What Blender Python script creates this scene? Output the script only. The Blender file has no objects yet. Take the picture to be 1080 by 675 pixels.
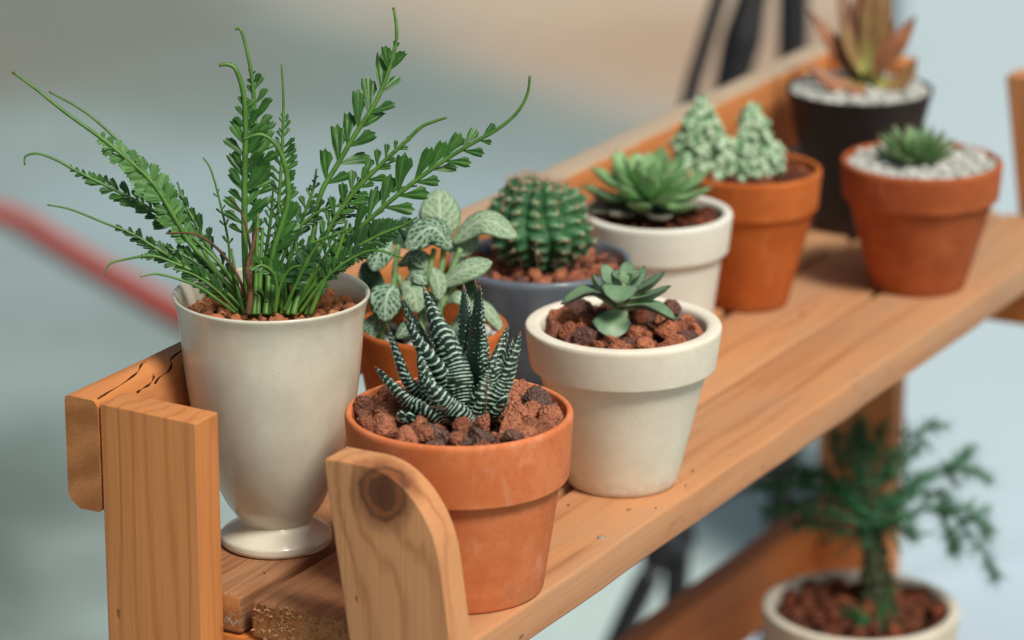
import bpy, bmesh, math, random
from mathutils import Vector, Matrix, noise
from mathutils.bvhtree import BVHTree
R = math.radians
S = 0.01                                   # everything below is written in centimetres
sc = bpy.context.scene
COL = sc.collection

# ------------------------------------------------------------------ camera
FPX, PITCH, YAW = 3700.0, R(17.4), R(29.1)
CAM = Vector((-103.0, -70.0, 47.0))
fw = Vector((math.cos(YAW)*math.cos(PITCH), math.sin(YAW)*math.cos(PITCH), -math.sin(PITCH)))
rt = fw.cross(Vector((0, 0, 1))).normalized()
up = rt.cross(fw)
cd = bpy.data.cameras.new('camera')
cam = bpy.data.objects.new('camera', cd); COL.objects.link(cam)
cam.matrix_world = Matrix(((rt.x, up.x, -fw.x, CAM.x*S), (rt.y, up.y, -fw.y, CAM.y*S), (rt.z, up.z, -fw.z, CAM.z*S), (0, 0, 0, 1)))
cd.sensor_width = 36; cd.lens = FPX/1080*36
cd.clip_start = 0.05; cd.clip_end = 200
cd.dof.use_dof = True; cd.dof.focus_distance = 1.275; cd.dof.aperture_fstop = 7.6
sc.camera = cam
# ------------------------------------------------------------------ light
w = bpy.data.worlds.new('World'); sc.world = w; w.use_nodes = True
nt = w.node_tree; nt.nodes.clear()
sky = nt.nodes.new('ShaderNodeTexSky'); sky.sky_type = 'NISHITA'; sky.sun_disc = False
SUN_EL, SUN_AZ = R(55), math.atan2(-0.90, -0.40)       # direction the light comes from (x, y)
sky.sun_elevation = SUN_EL; sky.sun_rotation = math.pi/2 - SUN_AZ
sky.air_density = 1.0; sky.dust_density = 4.0; sky.ozone_density = 1.0
bg = nt.nodes.new('ShaderNodeBackground'); bg.inputs[1].default_value = 0.055
ow = nt.nodes.new('ShaderNodeOutputWorld')
haze_mix = nt.nodes.new('ShaderNodeMix'); haze_mix.data_type = 'RGBA'; haze_mix.blend_type = 'MULTIPLY'
haze_mix.inputs[0].default_value = 1.0; haze_mix.inputs[7].default_value = (1.0, 1.0, .88, 1)      # thin grey-green overcast veil
nt.links.new(sky.outputs[0], haze_mix.inputs[6]); nt.links.new(haze_mix.outputs[2], bg.inputs[0]); nt.links.new(bg.outputs[0], ow.inputs[0])
sd = bpy.data.lights.new('sun', 'SUN'); sd.energy = 3.3; sd.angle = R(15); sd.color = (1.0, 0.95, 0.88)
sun = bpy.data.objects.new('sun', sd); COL.objects.link(sun)
dirv = Vector((math.cos(SUN_EL)*math.cos(SUN_AZ), math.cos(SUN_EL)*math.sin(SUN_AZ), math.sin(SUN_EL)))
sun.rotation_euler = dirv.to_track_quat('Z', 'Y').to_euler()
sc.view_settings.view_transform = 'Standard'; sc.view_settings.look = 'None'
sc.view_settings.exposure = 0.1; sc.view_settings.gamma = 1.0

# ------------------------------------------------------------------ helpers
def ray(x, y): return fw*FPX + rt*(x-540.0) - up*(y-337.5)
def onz(x, y, z=0.0):
    d = ray(x, y); return CAM + d*((z-CAM.z)/d.z)
def at(x, y, ref, tow=0.0):
    """a point `tow` cm nearer than the reference point, seen in direction (x, y)"""
    dep = (Vector(ref)-CAM).dot(fw) - tow
    return CAM + ray(x, y)*(dep/FPX)
def catmull(P, n):
    P = [Vector(p) for p in P]
    if len(P) == 2: return [P[0].lerp(P[1], i/n) for i in range(n+1)]
    Q = [2*P[0]-P[1]] + P + [2*P[-1]-P[-2]]
    out = []; m = len(P)-1
    for i in range(n+1):
        t = i/n*m; k = min(int(t), m-1); f = t-k
        a, b, c, d = Q[k:k+4]
        out.append(0.5*((2*b)+(c-a)*f+(2*a-5*b+4*c-d)*f*f+(3*b-a-3*c+d)*f**3))
    return out
def lerp1(L, t):
    """piecewise linear through [(t, v), ...]"""
    if t <= L[0][0]: return L[0][1]
    for (a, va), (b, vb) in zip(L, L[1:]):
        if t <= b: return va+(vb-va)*(t-a)/(b-a)
    return L[-1][1]
class MB:
    def __init__(s): s.v = []; s.f = []; s.uv = {}; s.at = {}; s.mi = []
    def add(s, vs, fs, uvs=None, attr=None, mi=0):
        o = len(s.v); s.v += [Vector(v) for v in vs]
        s.f += [tuple(i+o for i in f) for f in fs]; s.mi += [mi]*len(fs)
        if uvs:
            for i, u in enumerate(uvs): s.uv[o+i] = u
        if attr:
            for i, u in enumerate(attr): s.at[o+i] = u
    def build(s, name, mats, parent=None, smooth=True, bevel=0, origin=None):
        me = bpy.data.meshes.new(name)
        o0 = Vector(origin) if origin is not None else (Vector(parent['_o']) if parent is not None else Vector((0, 0, 0)))
        me.from_pydata([tuple((v-o0)*S) for v in s.v], [], s.f)
        if s.uv:
            l = me.uv_layers.new(name='UVMap')
            for lp in me.loops: l.data[lp.index].uv = s.uv.get(lp.vertex_index, (0, 0))
        if s.at:
            a = me.attributes.new('mark', 'FLOAT', 'POINT')
            for i in range(len(s.v)): a.data[i].value = s.at.get(i, 0.0)
        if not isinstance(mats, (list, tuple)): mats = [mats]
        for m in mats: me.materials.append(m)
        for p, mi in zip(me.polygons, s.mi): p.material_index = mi
        me.validate()
        bm = bmesh.new(); bm.from_mesh(me)
        bmesh.ops.recalc_face_normals(bm, faces=bm.faces)
        if bevel:
            es = [e for e in bm.edges if len(e.link_faces) == 2 and e.calc_face_angle(0) > 0.5]
            bmesh.ops.bevel(bm, geom=es, offset=bevel*S, segments=3, affect='EDGES', profile=0.6)
        bm.to_mesh(me); bm.free()
        for p in me.polygons: p.use_smooth = smooth
        if bevel and smooth:
            me.set_sharp_from_angle(angle=R(35))
        o = bpy.data.objects.new(name, me); COL.objects.link(o)
        if parent is not None:
            o.parent = parent; o['_o'] = tuple(o0)
        else:
            o.location = o0*S; o['_o'] = tuple(o0)
        return o
    def box(s, a, b, mi=0):
        x0, y0, z0 = a; x1, y1, z1 = b
        s.add([(x0, y0, z0), (x1, y0, z0), (x1, y1, z0), (x0, y1, z0), (x0, y0, z1), (x1, y0, z1), (x1, y1, z1), (x0, y1, z1)],
              [(0, 3, 2, 1), (4, 5, 6, 7), (0, 1, 5, 4), (1, 2, 6, 5), (2, 3, 7, 6), (3, 0, 4, 7)], mi=mi)
    def prism(s, pts, d):
        n = len(pts); d = Vector(d); pts = [Vector(p) for p in pts]
        s.add(pts+[p+d for p in pts], [tuple(range(n))[::-1], tuple(range(n, 2*n))]+[(i, (i+1) % n, n+(i+1) % n, n+i) for i in range(n)])
    def tube(s, P, rad, sides=8, n=None, mark=None):
        n = n or max(6, len(P)*5); C = catmull(P, n)
        ref = Vector((0.31, 0.2, 0.93)); vs = []; uv = []
        for i, c in enumerate(C):
            t = (C[min(i+1, n)]-C[max(i-1, 0)]).normalized()
            a = t.cross(ref)
            if a.length < .15: a = t.cross(Vector((1, 0, 0)))
            a.normalize(); b = t.cross(a)
            r = rad(i/n) if callable(rad) else (lerp1(rad, i/n) if isinstance(rad, list) else rad)
            for k in range(sides):
                th = 2*math.pi*k/sides
                vs.append(c+(a*math.cos(th)+b*math.sin(th))*r); uv.append((k/sides, i/n))
        fs = [(i*sides+k, i*sides+(k+1) % sides, (i+1)*sides+(k+1) % sides, (i+1)*sides+k) for i in range(n) for k in range(sides)]
        fs += [tuple(range(sides))[::-1], tuple(n*sides+k for k in range(sides))]
        s.add(vs, fs, uv, None if mark is None else [mark]*len(vs))
    def lathe(s, prof, c, seg=96, wob=0.0, seed=0):
        c = Vector(c); vs = []; n = len(prof)
        for j in range(seg):
            th = 2*math.pi*j/seg; ca, sa = math.cos(th), math.sin(th)
            for (r, z) in prof:
                k = 1+wob*noise.noise(Vector((ca*1.3+seed, sa*1.3, z*.15)))
                vs.append(c+Vector((ca*r*k, sa*r*k, z)))
        fs = [(j*n+i, ((j+1) % seg)*n+i, ((j+1) % seg)*n+i+1, j*n+i+1) for j in range(seg) for i in range(n-1)]
        s.add(vs, fs)
def soften(pts, k=5):
    """polyline (r, z, round) -> profile with rounded corners"""
    out = []
    for i, p in enumerate(pts):
        r = p[2] if len(p) > 2 else 0; P = Vector(p[:2])
        if i in (0, len(pts)-1) or r == 0: out.append(tuple(P)); continue
        A = Vector(pts[i-1][:2]); B = Vector(pts[i+1][:2])
        a = P+(A-P).normalized()*min(r, (A-P).length*.48); b = P+(B-P).normalized()*min(r, (B-P).length*.48)
        for j in range(k+1):
            t = j/k; q = a*(1-t)**2+P*2*t*(1-t)+b*t*t; out.append(tuple(q))
    return out
def thing(name, loc, label, cat, group=None):
    o = bpy.data.objects.new(name, None); COL.objects.link(o); o.empty_display_size = .02
    o.location = Vector(loc)*S; o['_o'] = tuple(loc); o['label'] = label; o['category'] = cat
    if group: o['group'] = group
    return o
def tag(o, label=None, cat=None, group=None, kind=None):
    for k, v in (('label', label), ('category', cat), ('group', group), ('kind', kind)):
        if v: o[k] = v
    return o

# ------------------------------------------------------------------ material kit
def srgb(r, g, b):
    f = lambda c: (c/255/12.92) if c/255 <= .04045 else ((c/255+.055)/1.055)**2.4
    return (f(r), f(g), f(b), 1)
class N:
    def __init__(s, name, rough=.6, spec=.5):
        m = bpy.data.materials.new(name); m.use_nodes = True; s.m = m; s.t = m.node_tree
        s.b = s.t.nodes['Principled BSDF']; s.b.inputs['Roughness'].default_value = rough
        s.b.inputs['Specular IOR Level'].default_value = spec; s._c = None
    def n(s, ty, **kw):
        nd = s.t.nodes.new('ShaderNode'+ty)
        for k, v in kw.items(): setattr(nd, k, v)
        return nd
    def l(s, a, b): s.t.links.new(a, b)
    def put(s, sock, v):
        if hasattr(v, 'is_linked') or hasattr(v, 'links'): s.l(v, sock)
        else: sock.default_value = v
    def coord(s):
        """object coordinates in centimetres"""
        if s._c is None:
            tc = s.n('TexCoord'); mp = s.n('Mapping'); mp.inputs['Scale'].default_value = (100, 100, 100)
            s.l(tc.outputs['Object'], mp.inputs[0]); s._c = mp.outputs[0]
        return s._c
    def uv(s):
        tc = s.n('TexCoord'); sp = s.n('SeparateXYZ'); s.l(tc.outputs['UV'], sp.inputs[0]); return sp.outputs[0], sp.outputs[1], tc.outputs['UV']
    def mark(s):
        a = s.n('Attribute'); a.attribute_name = 'mark'; return a.outputs['Fac']
    def map(s, v, sc=(1, 1, 1), loc=(0, 0, 0)):
        mp = s.n('Mapping'); mp.inputs['Scale'].default_value = sc; mp.inputs['Location'].default_value = loc
        s.l(v, mp.inputs[0]); return mp.outputs[0]
    def noise(s, v, scale=1, det=4, rough=.55, dist=0):
        n = s.n('TexNoise'); s.l(v, n.inputs['Vector'])
        for k, x in (('Scale', scale), ('Detail', det), ('Roughness', rough), ('Distortion', dist)): n.inputs[k].default_value = x
        return n.outputs[0]
    def voro(s, v, scale=1, feature='F1', rnd=1):
        n = s.n('TexVoronoi', feature=feature); s.l(v, n.inputs['Vector']); n.inputs['Scale'].default_value = scale
        n.inputs['Randomness'].default_value = rnd
        return n.outputs['Distance']
    def math(s, op, a, b=0.0, c=0.0):
        n = s.n('Math', operation=op)
        for i, x in enumerate((a, b, c)): s.put(n.inputs[i], x)
        return n.outputs[0]
    def ramp(s, v, lo, hi, a=0.0, b=1.0):
        n = s.n('MapRange', interpolation_type='SMOOTHSTEP'); s.l(v, n.inputs[0])
        for i, x in enumerate((lo, hi, a, b)): n.inputs[i+1].default_value = x
        return n.outputs[0]
    def mix(s, f, a, b, mode='MIX'):
        n = s.n('Mix', data_type='RGBA', blend_type=mode)
        s.put(n.inputs[0], f); s.put(n.inputs[6], a); s.put(n.inputs[7], b); return n.outputs[2]
    def bump(s, h, strength=.3, dist=.05):
        n = s.n('Bump'); n.inputs['Strength'].default_value = strength; n.inputs['Distance'].default_value = dist*S
        s.l(h, n.inputs['Height']); s.l(n.outputs[0], s.b.inputs['Normal'])
    def col(s, c): s.put(s.b.inputs['Base Color'], c); return s
    def rough(s, v): s.put(s.b.inputs['Roughness'], v)

def wood(name, axis, seed=0, knots=(), light=(206, 138, 84), dark=(152, 84, 38), grey=0.25, freq=3.2, flat=(0.9, 0.5), contrast=.75, rough=.5, greycol=(170, 140, 112), sharp=2.6, stain=False, top=0):
    m = N(name, rough, .35); c = m.coord()
    oi = m.n('ObjectInfo'); cb = m.n('CombineXYZ')
    r50 = m.math('MULTIPLY', oi.outputs['Random'], 40.0)
    for i in range(3): m.l(r50, cb.inputs[i])
    ad = m.n('VectorMath', operation='ADD'); m.l(c, ad.inputs[0])
    if knots: ad.inputs[1].default_value = (seed, seed, seed)
    else: m.l(cb.outputs[0], ad.inputs[1])
    p = ad.outputs[0]
    st = {'X': (.09, 1, 1), 'Y': (1, .09, 1), 'Z': (1, 1, .09)}[axis]
    ps = m.map(p, st)
    big = m.noise(ps, .55, 2, .5)
    fine = m.noise(m.map(p, tuple(.25*v if v < .5 else v for v in st)), 9, 4, .6)
    sp = m.n('SeparateXYZ'); m.l(p, sp.inputs[0])
    others = {'X': (1, 2), 'Y': (0, 2), 'Z': (1, 0)}[axis]
    ph = m.math('ADD', m.math('MULTIPLY', sp.outputs[others[0]], flat[0]*freq), m.math('MULTIPLY', sp.outputs[others[1]], flat[1]*freq))
    ph = m.math('ADD', ph, m.math('MULTIPLY', big, 14.0))
    ph = m.math('ADD', ph, m.math('MULTIPLY', m.noise(m.map(p, st), 2.2, 2), 2.0))
    kmask = None
    for (k, ks, amp) in knots:
        d = m.n('VectorMath', operation='SUBTRACT'); m.l(c, d.inputs[0]); d.inputs[1].default_value = k
        sc3 = tuple((.9 if 'XYZ'[i] == axis else 1) for i in range(3))
        q = m.map(d.outputs[0], sc3); ln = m.n('VectorMath', operation='LENGTH'); m.l(q, ln.inputs[0])
        dd = m.math('ADD', ln.outputs['Value'], m.math('MULTIPLY', m.math('SUBTRACT', m.noise(p, 1.6, 3), .5), .35*ks))
        g = m.math('EXPONENT', m.math('MULTIPLY', m.math('MULTIPLY', dd, dd), -1/(ks*ks*2.2)))
        ph = m.math('ADD', ph, m.math('MULTIPLY', g, amp))
        km = m.ramp(dd, ks*1.0, ks*.45)
        kmask = (km, dd, ks)
    s1 = m.math('SINE', ph)
    ring = m.math('POWER', m.math('ADD', m.math('MULTIPLY', s1, .5), .5), sharp)
    fac = m.math('ADD', m.math('MULTIPLY', ring, contrast*.62), m.math('MULTIPLY', m.math('SUBTRACT', fine, .42), .75))
    fac = m.math('MULTIPLY', fac, m.ramp(m.noise(ps, 1.1, 2), .25, .7, .45, 1.0))
    cl = m.mix(fac, srgb(*light), srgb(*dark))
    gm = m.ramp(m.noise(m.map(p, tuple(v if v > .5 else .3 for v in st)), .45, 4, .6), .42, .68, 0, grey)
    cl = m.mix(gm, cl, srgb(*greycol))
    if stain:                                   # the left ends of the boards have soaked up water and soil
        spx = m.n('SeparateXYZ'); m.l(c, spx.inputs[0]); nn = m.math('MULTIPLY', m.math('SUBTRACT', m.noise(m.map(c, (.25, .7, 1)), .7, 4), .5), 16.0)
        sx = m.math('ADD', spx.outputs[0], nn); inner = m.ramp(spx.outputs[1], -5.6, -4.2)
        sm = m.math('MULTIPLY', m.ramp(sx, -18.0, -25.0), inner)
        cl = m.mix(m.math('MULTIPLY', sm, m.ramp(fine, .3, .62, .78, .35)), cl, srgb(104, 66, 42))
        sp3 = m.math('MULTIPLY', m.ramp(m.noise(m.map(c, (.4, 1, 1)), 1.3, 4, .7), .60, .72), .35); cl = m.mix(sp3, cl, srgb(150, 96, 58))
        cl = m.mix(m.math('MULTIPLY', m.ramp(sx, 2.0, 22.0), .45), cl, srgb(182, 150, 118))
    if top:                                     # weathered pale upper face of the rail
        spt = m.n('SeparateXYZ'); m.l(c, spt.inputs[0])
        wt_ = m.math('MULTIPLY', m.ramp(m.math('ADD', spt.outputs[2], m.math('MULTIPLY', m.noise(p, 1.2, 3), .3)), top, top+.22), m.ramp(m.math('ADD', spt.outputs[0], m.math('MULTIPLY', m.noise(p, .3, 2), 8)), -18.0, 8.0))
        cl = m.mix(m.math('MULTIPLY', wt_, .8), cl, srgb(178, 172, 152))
    # dents, dirt flecks and pin holes
    fl = m.math('MULTIPLY', m.ramp(m.voro(m.map(p, tuple(v if v > .5 else .5 for v in st)), .8), .10, .04), m.ramp(m.noise(p, .9, 2), .5, .6))
    cl = m.mix(m.math('MULTIPLY', fl, .6), cl, srgb(84, 48, 26))
    if kmask:
        km, dd, ks = kmask
        kr = m.math('POWER', m.math('ADD', m.math('MULTIPLY', m.math('SINE', m.math('MULTIPLY', dd, 26/ks)), .5), .5), 1.5)
        kc = m.mix(kr, srgb(124, 66, 32), srgb(66, 32, 16))
        kc = m.mix(m.ramp(dd, ks*.42, ks*.18), kc, srgb(70, 30, 14))
        cl = m.mix(m.math('MULTIPLY', km, .9), cl, kc)
        fl = m.math('ADD', fl, m.math('MULTIPLY', m.ramp(dd, ks*.45, ks*.1), m.noise(p, 9, 3)))
    m.col(cl)
    h = m.math('SUBTRACT', m.math('ADD', fine, m.math('MULTIPLY', ring, -.35)), m.math('MULTIPLY', fl, 1.5))
    m.bump(h, .35, .05)
    m.rough(m.math('ADD', m.math('MULTIPLY', fine, .25), rough-.1))
    return m.m
def clay(name, c1, c2, rough=.85, dark=(0, 0, 0), chips=0.5, salts=None, spec=.25):
    m = N(name, rough, spec); c = m.coord()
    n1 = m.noise(c, .5, 4, .6); n2 = m.noise(c, 3.5, 5, .65); n3 = m.noise(c, 30, 3, .6)
    f = m.math('ADD', m.math('MULTIPLY', n1, .7), m.math('MULTIPLY', n2, .3))
    cl = m.mix(m.ramp(f, .38, .62), srgb(*c1), srgb(*c2))
    if salts:
        sm = m.math('MULTIPLY', m.ramp(m.noise(m.map(c, (1, 1, .5)), 1.0, 5, .7), .54, .75), .42)
        cl = m.mix(sm, cl, srgb(*salts))
        sp2 = m.math('MULTIPLY', m.ramp(m.voro(c, .9), .09, .05), m.ramp(m.noise(c, .8, 1), .52, .56))
        cl = m.mix(m.math('MULTIPLY', sp2, .5), cl, srgb(*salts))
    ck = m.math('MULTIPLY', m.ramp(m.voro(m.map(c, (1, 1, 1.7), (3, 1, 0)), 1.1), .06, .03), m.ramp(m.noise(c, .7, 2), .5, .56))
    cl = m.mix(m.math('MULTIPLY', ck, chips), cl, srgb(95, 60, 42))
    cl = m.mix(m.ramp(n3, .3, .7, 0, .12), cl, srgb(60, 45, 35))
    sz = m.n('SeparateXYZ'); m.l(c, sz.inputs[0])                       # splashed soil round the foot, uneven
    ft = m.math('MULTIPLY', m.ramp(m.math('ADD', sz.outputs[2], m.math('MULTIPLY', m.math('SUBTRACT', m.noise(c, 1.1, 5, .7), .5), 3.0)), 1.0, -.2), .28)
    cl = m.mix(ft, cl, srgb(112, 84, 62))
    m.col(cl)
    m.bump(m.math('ADD', m.math('MULTIPLY', n3, .5), m.math('ADD', m.math('MULTIPLY', n2, .8), m.math('MULTIPLY', ck, -1.0))), .25, .03)
    return m.m
M = {}
WL = (212, 146, 92)
M['wood_x'] = wood('pine_along_x', 'X', flat=(1.0, .35), light=(200, 143, 98), dark=(140, 84, 48), grey=.42, freq=1.9, greycol=(176, 144, 114), stain=True)
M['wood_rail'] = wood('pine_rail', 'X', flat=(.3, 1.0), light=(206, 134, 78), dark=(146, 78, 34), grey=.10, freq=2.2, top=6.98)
M['wood_y'] = wood('pine_along_y', 'Y', flat=(.5, 1.0), light=(216, 132, 66), dark=(170, 88, 34), grey=.05)
M['wood_z'] = wood('pine_upright', 'Z', seed=3.3, flat=(1.0, .12), light=(204, 134, 78), dark=(148, 80, 38), grey=.06, freq=9.0, contrast=.62, sharp=5.5)
M['wood_knot'] = wood('pine_knotty', 'Z', seed=11.7, knots=(((-32.1, -6.6, 5.65), 1.55, -12.0),), flat=(.75, .2), light=(208, 148, 100), dark=(158, 94, 52), grey=.05, freq=5.2, contrast=.8, sharp=4)
def endgrain():
    m = N('pine_end_grain', .85, .2); c = m.coord()
    ph = m.math('ADD', m.math('MULTIPLY', m.noise(c, .5, 2), 9), m.math('MULTIPLY', m.n('SeparateXYZ').outputs[2], 0))
    sp = m.n('SeparateXYZ'); m.l(c, sp.inputs[0])
    ph = m.math('ADD', ph, m.math('ADD', m.math('MULTIPLY', sp.outputs[2], 3.4), m.math('MULTIPLY', sp.outputs[1], 1.2)))
    r = m.math('ADD', m.math('MULTIPLY', m.math('SINE', ph), .5), .5)
    n = m.noise(c, 12, 4, .7)
    cl = m.mix(m.math('MULTIPLY', r, .55), srgb(196, 132, 82), srgb(138, 80, 40))
    cl = m.mix(m.ramp(n, .4, .7, 0, .28), cl, srgb(112, 66, 36))
    m.col(cl); m.bump(n, .5, .05); return m.m
M['end'] = endgrain()
M['splinter'] = N('raw_splinters', .9, .1).col(srgb(196, 150, 110)).m
M['terra'] = clay('terracotta', (222, 132, 84), (208, 114, 66), salts=(238, 190, 160))
M['terra_deep'] = clay('terracotta_deep', (196, 108, 50), (178, 92, 38), salts=(214, 146, 100))
M['terra_far'] = clay('terracotta_far', (184, 98, 54), (160, 80, 42), salts=(200, 134, 96))
M['cream'] = clay('cream_clay', (238, 232, 214), (229, 222, 203), chips=.35)
M['white_pot'] = clay('white_clay', (232, 232, 220), (222, 222, 210), chips=.15)
M['white_low'] = clay('white_low_clay', (222, 217, 200), (206, 201, 184), chips=.2)
M['black_pot'] = clay('black_plastic', (38, 36, 38), (30, 29, 31), rough=.6, chips=0, spec=.4)
def glaze(name, c1, c2, speck, rough=.28):
    m = N(name, rough, .5); c = m.coord()
    rip = m.noise(m.map(c, (.05, .05, 2.2)), 1.0, 3, .6)
    n = m.noise(c, .6, 4, .6)
    cl = m.mix(m.ramp(n, .35, .65), srgb(*c1), srgb(*c2))
    dots = m.math('MULTIPLY', m.ramp(m.voro(c, 4.2), .14, .07), m.ramp(m.noise(c, 2.2, 2), .46, .56))
    cl = m.mix(m.math('MULTIPLY', dots, .38), cl, srgb(*speck))
    fine = m.math('MULTIPLY', m.ramp(m.voro(m.map(c, (1, 1, 1), (5, 2, 1)), 12), .16, .08), .22)
    cl = m.mix(fine, cl, srgb(*speck)); m.col(cl)
    wm = m.math('MULTIPLY', m.ramp(m.noise(m.map(c, (1.2, 1.2, .22), (2, 7, 1)), 1.0, 4, .6), .55, .8), .06)
    cl = m.mix(wm, cl, srgb(150, 138, 112)); m.col(cl)
    m.bump(m.math('ADD', m.noise(c, 1.2, 3), m.math('MULTIPLY', rip, .35)), .10, .08)
    m.b.inputs['Coat Weight'].default_value = .55; m.b.inputs['Coat Roughness'].default_value = .12
    return m.m
M['cup'] = glaze('speckled_glaze', (220, 217, 198), (210, 206, 187), (84, 70, 52), rough=.30)
M['bluegrey'] = glaze('slate_blue_glaze', (104, 116, 126), (88, 100, 112), (160, 158, 140), rough=.55)
def rockmat(name, cols, dark, pit=1.0):
    m = N(name, .95, .15); c = m.coord()
    g = m.n('NewGeometry')
    rp = g.outputs['Random Per Island']
    cl = m.mix(m.ramp(rp, .1, .5), srgb(*cols[0]), srgb(*cols[1])); cl = m.mix(m.ramp(rp, .55, .95), cl, srgb(*cols[2]))
    n = m.noise(c, 7, 5, .7); v = m.voro(c, 9)
    cl = m.mix(m.ramp(n, .48, .68, 0, .75), cl, srgb(*dark))
    cl = m.mix(m.ramp(m.noise(c, 13, 4, .75), .54, .68, 0, .6), cl, srgb(220, 176, 146))
    m.col(cl)
    m.bump(m.math('ADD', m.math('MULTIPLY', n, 1.0), m.math('MULTIPLY', v, .9*pit)), .9, .12)
    return m.m
M['lava'] = rockmat('lava_rock', ((186, 118, 88), (146, 88, 66), (104, 82, 76)), (50, 36, 32))
M['lava_red'] = rockmat('lava_rock_red', ((190, 118, 86), (158, 92, 68), (104, 74, 68)), (56, 38, 32))
M['brickchips'] = rockmat('clay_granules', ((204, 138, 96), (190, 120, 80), (170, 108, 76)), (104, 58, 36), pit=.4)
M['pebble'] = rockmat('white_gravel', ((222, 224, 216), (206, 210, 204), (188, 194, 188)), (150, 150, 146), pit=.1)
M['darklava'] = rockmat('dark_bark', ((110, 58, 40), (84, 44, 32), (140, 74, 46)), (40, 24, 20))
def soilmat():
    m = N('potting_soil', .95, .1); n = m.noise(m.coord(), 8, 5, .7)
    m.col(m.mix(n, srgb(20, 16, 14), srgb(56, 38, 30))); m.bump(n, 1, .15); return m.m
M['soil'] = soilmat()

# ------------------------------------------------------------------ the setting
FZ = -75.0
def floor_mat():
    m = N('painted_concrete', .6, .3); c = m.coord()
    p2 = m.map(c, (1, 1, 0))
    def blob(px, py, dx, dy, rot, lo, hi, wr=.3):
        q = onz(px, py, FZ); mp = m.n('Mapping', vector_type='TEXTURE')
        mp.inputs['Location'].default_value = (q.x, q.y, 0); mp.inputs['Rotation'].default_value = (0, 0, rot); mp.inputs['Scale'].default_value = (dx, dy, 1)
        m.l(p2, mp.inputs[0]); ln = m.n('VectorMath', operation='LENGTH'); m.l(mp.outputs[0], ln.inputs[0])
        d = m.math('ADD', ln.outputs['Value'], m.math('MULTIPLY', m.math('SUBTRACT', m.noise(p2, .02, 3), .5), wr*4))
        return m.ramp(d, hi, lo)
    def half(A, B, w0, w1, wr=12, sc_=.02):
        a_, b_ = onz(*A, FZ), onz(*B, FZ); d = (b_-a_); d.z = 0; d.normalize(); n_ = Vector((-d.y, d.x, 0))
        if n_.dot(fw) < 0: n_ = -n_
        sb = m.n('VectorMath', operation='SUBTRACT'); m.l(p2, sb.inputs[0]); sb.inputs[1].default_value = (a_.x, a_.y, 0)
        dt = m.n('VectorMath', operation='DOT_PRODUCT'); m.l(sb.outputs[0], dt.inputs[0]); dt.inputs[1].default_value = n_
        q = m.math('ADD', dt.outputs['Value'], m.math('MULTIPLY', m.math('SUBTRACT', m.noise(p2, sc_, 3), .5), wr))
        return m.ramp(q, w0, w1)
    n = m.noise(p2, .012, 3, .5)
    cl = m.mix(m.ramp(n, .35, .65), srgb(128, 144, 141), srgb(144, 163, 163))
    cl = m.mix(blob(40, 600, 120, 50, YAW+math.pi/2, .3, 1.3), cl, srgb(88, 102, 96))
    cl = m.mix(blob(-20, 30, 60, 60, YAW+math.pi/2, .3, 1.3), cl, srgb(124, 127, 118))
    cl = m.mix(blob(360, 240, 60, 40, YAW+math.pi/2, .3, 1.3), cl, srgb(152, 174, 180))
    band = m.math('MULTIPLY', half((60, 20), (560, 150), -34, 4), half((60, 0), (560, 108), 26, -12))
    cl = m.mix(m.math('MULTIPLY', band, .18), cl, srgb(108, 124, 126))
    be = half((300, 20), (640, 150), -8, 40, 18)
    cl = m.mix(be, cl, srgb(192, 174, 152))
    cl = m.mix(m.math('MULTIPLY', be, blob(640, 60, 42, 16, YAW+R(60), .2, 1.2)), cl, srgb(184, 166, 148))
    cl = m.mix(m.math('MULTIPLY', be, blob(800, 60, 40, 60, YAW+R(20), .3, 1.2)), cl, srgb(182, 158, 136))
    cl = m.mix(blob(740, 580, 60, 60, 0, .5, 1.3), cl, srgb(186, 206, 204))  # lit floor under the shelf, put into the colour as a paler patch
    cl = m.mix(m.ramp(m.noise(p2, .25, 5, .65), .3, .7, 0, .12), cl, srgb(70, 76, 74))
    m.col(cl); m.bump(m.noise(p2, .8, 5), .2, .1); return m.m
M['floor'] = floor_mat()
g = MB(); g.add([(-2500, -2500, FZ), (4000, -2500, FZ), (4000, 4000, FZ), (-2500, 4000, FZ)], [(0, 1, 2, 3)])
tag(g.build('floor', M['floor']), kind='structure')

def plaster():
    m = N('white_painted_plaster', .7, .3); c = m.coord()
    n = m.noise(c, .03, 4)
    m.col(m.mix(n, srgb(176, 194, 202), srgb(196, 210, 216))); m.bump(m.noise(c, 1, 5), .2, .1); return m.m
M['plaster'] = plaster()
def slabmat():
    m = N('pale_concrete', .75, .3); c = m.coord()
    m.col(m.mix(m.noise(c, .05, 5), srgb(160, 178, 192), srgb(182, 198, 206))); m.bump(m.noise(c, 1, 5), .2, .1); return m.m
M['slab'] = slabmat()
b0 = onz(930, 616, FZ+5); b1 = onz(1080, 578, FZ+5)
dw = (b1-b0); dw.z = 0; dw.normalize(); nw = Vector((-dw.y, dw.x, 0))
if nw.dot(fw) < 0: nw = -nw
wl = MB(); p0 = Vector((b0.x, b0.y, FZ)); p1 = p0+dw*420
wl.prism([p0, p1, p1+nw*3, p0+nw*3], (0, 0, 68))
wo = wl.build('wall', M['plaster'], smooth=False, bevel=1.5, origin=p0)
tag(wo, 'pale blue white plaster wall behind the right end of the rack', 'wall')
sl = MB(); q0 = p0-dw*70
sl.prism([q0-nw*160, q0-nw*160+dw*420, q0-nw*.3+dw*420, q0-nw*.3], (0, 0, 5))
tag(sl.build('pavement', M['slab'], smooth=False, bevel=.6, origin=q0), kind='structure')

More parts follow.
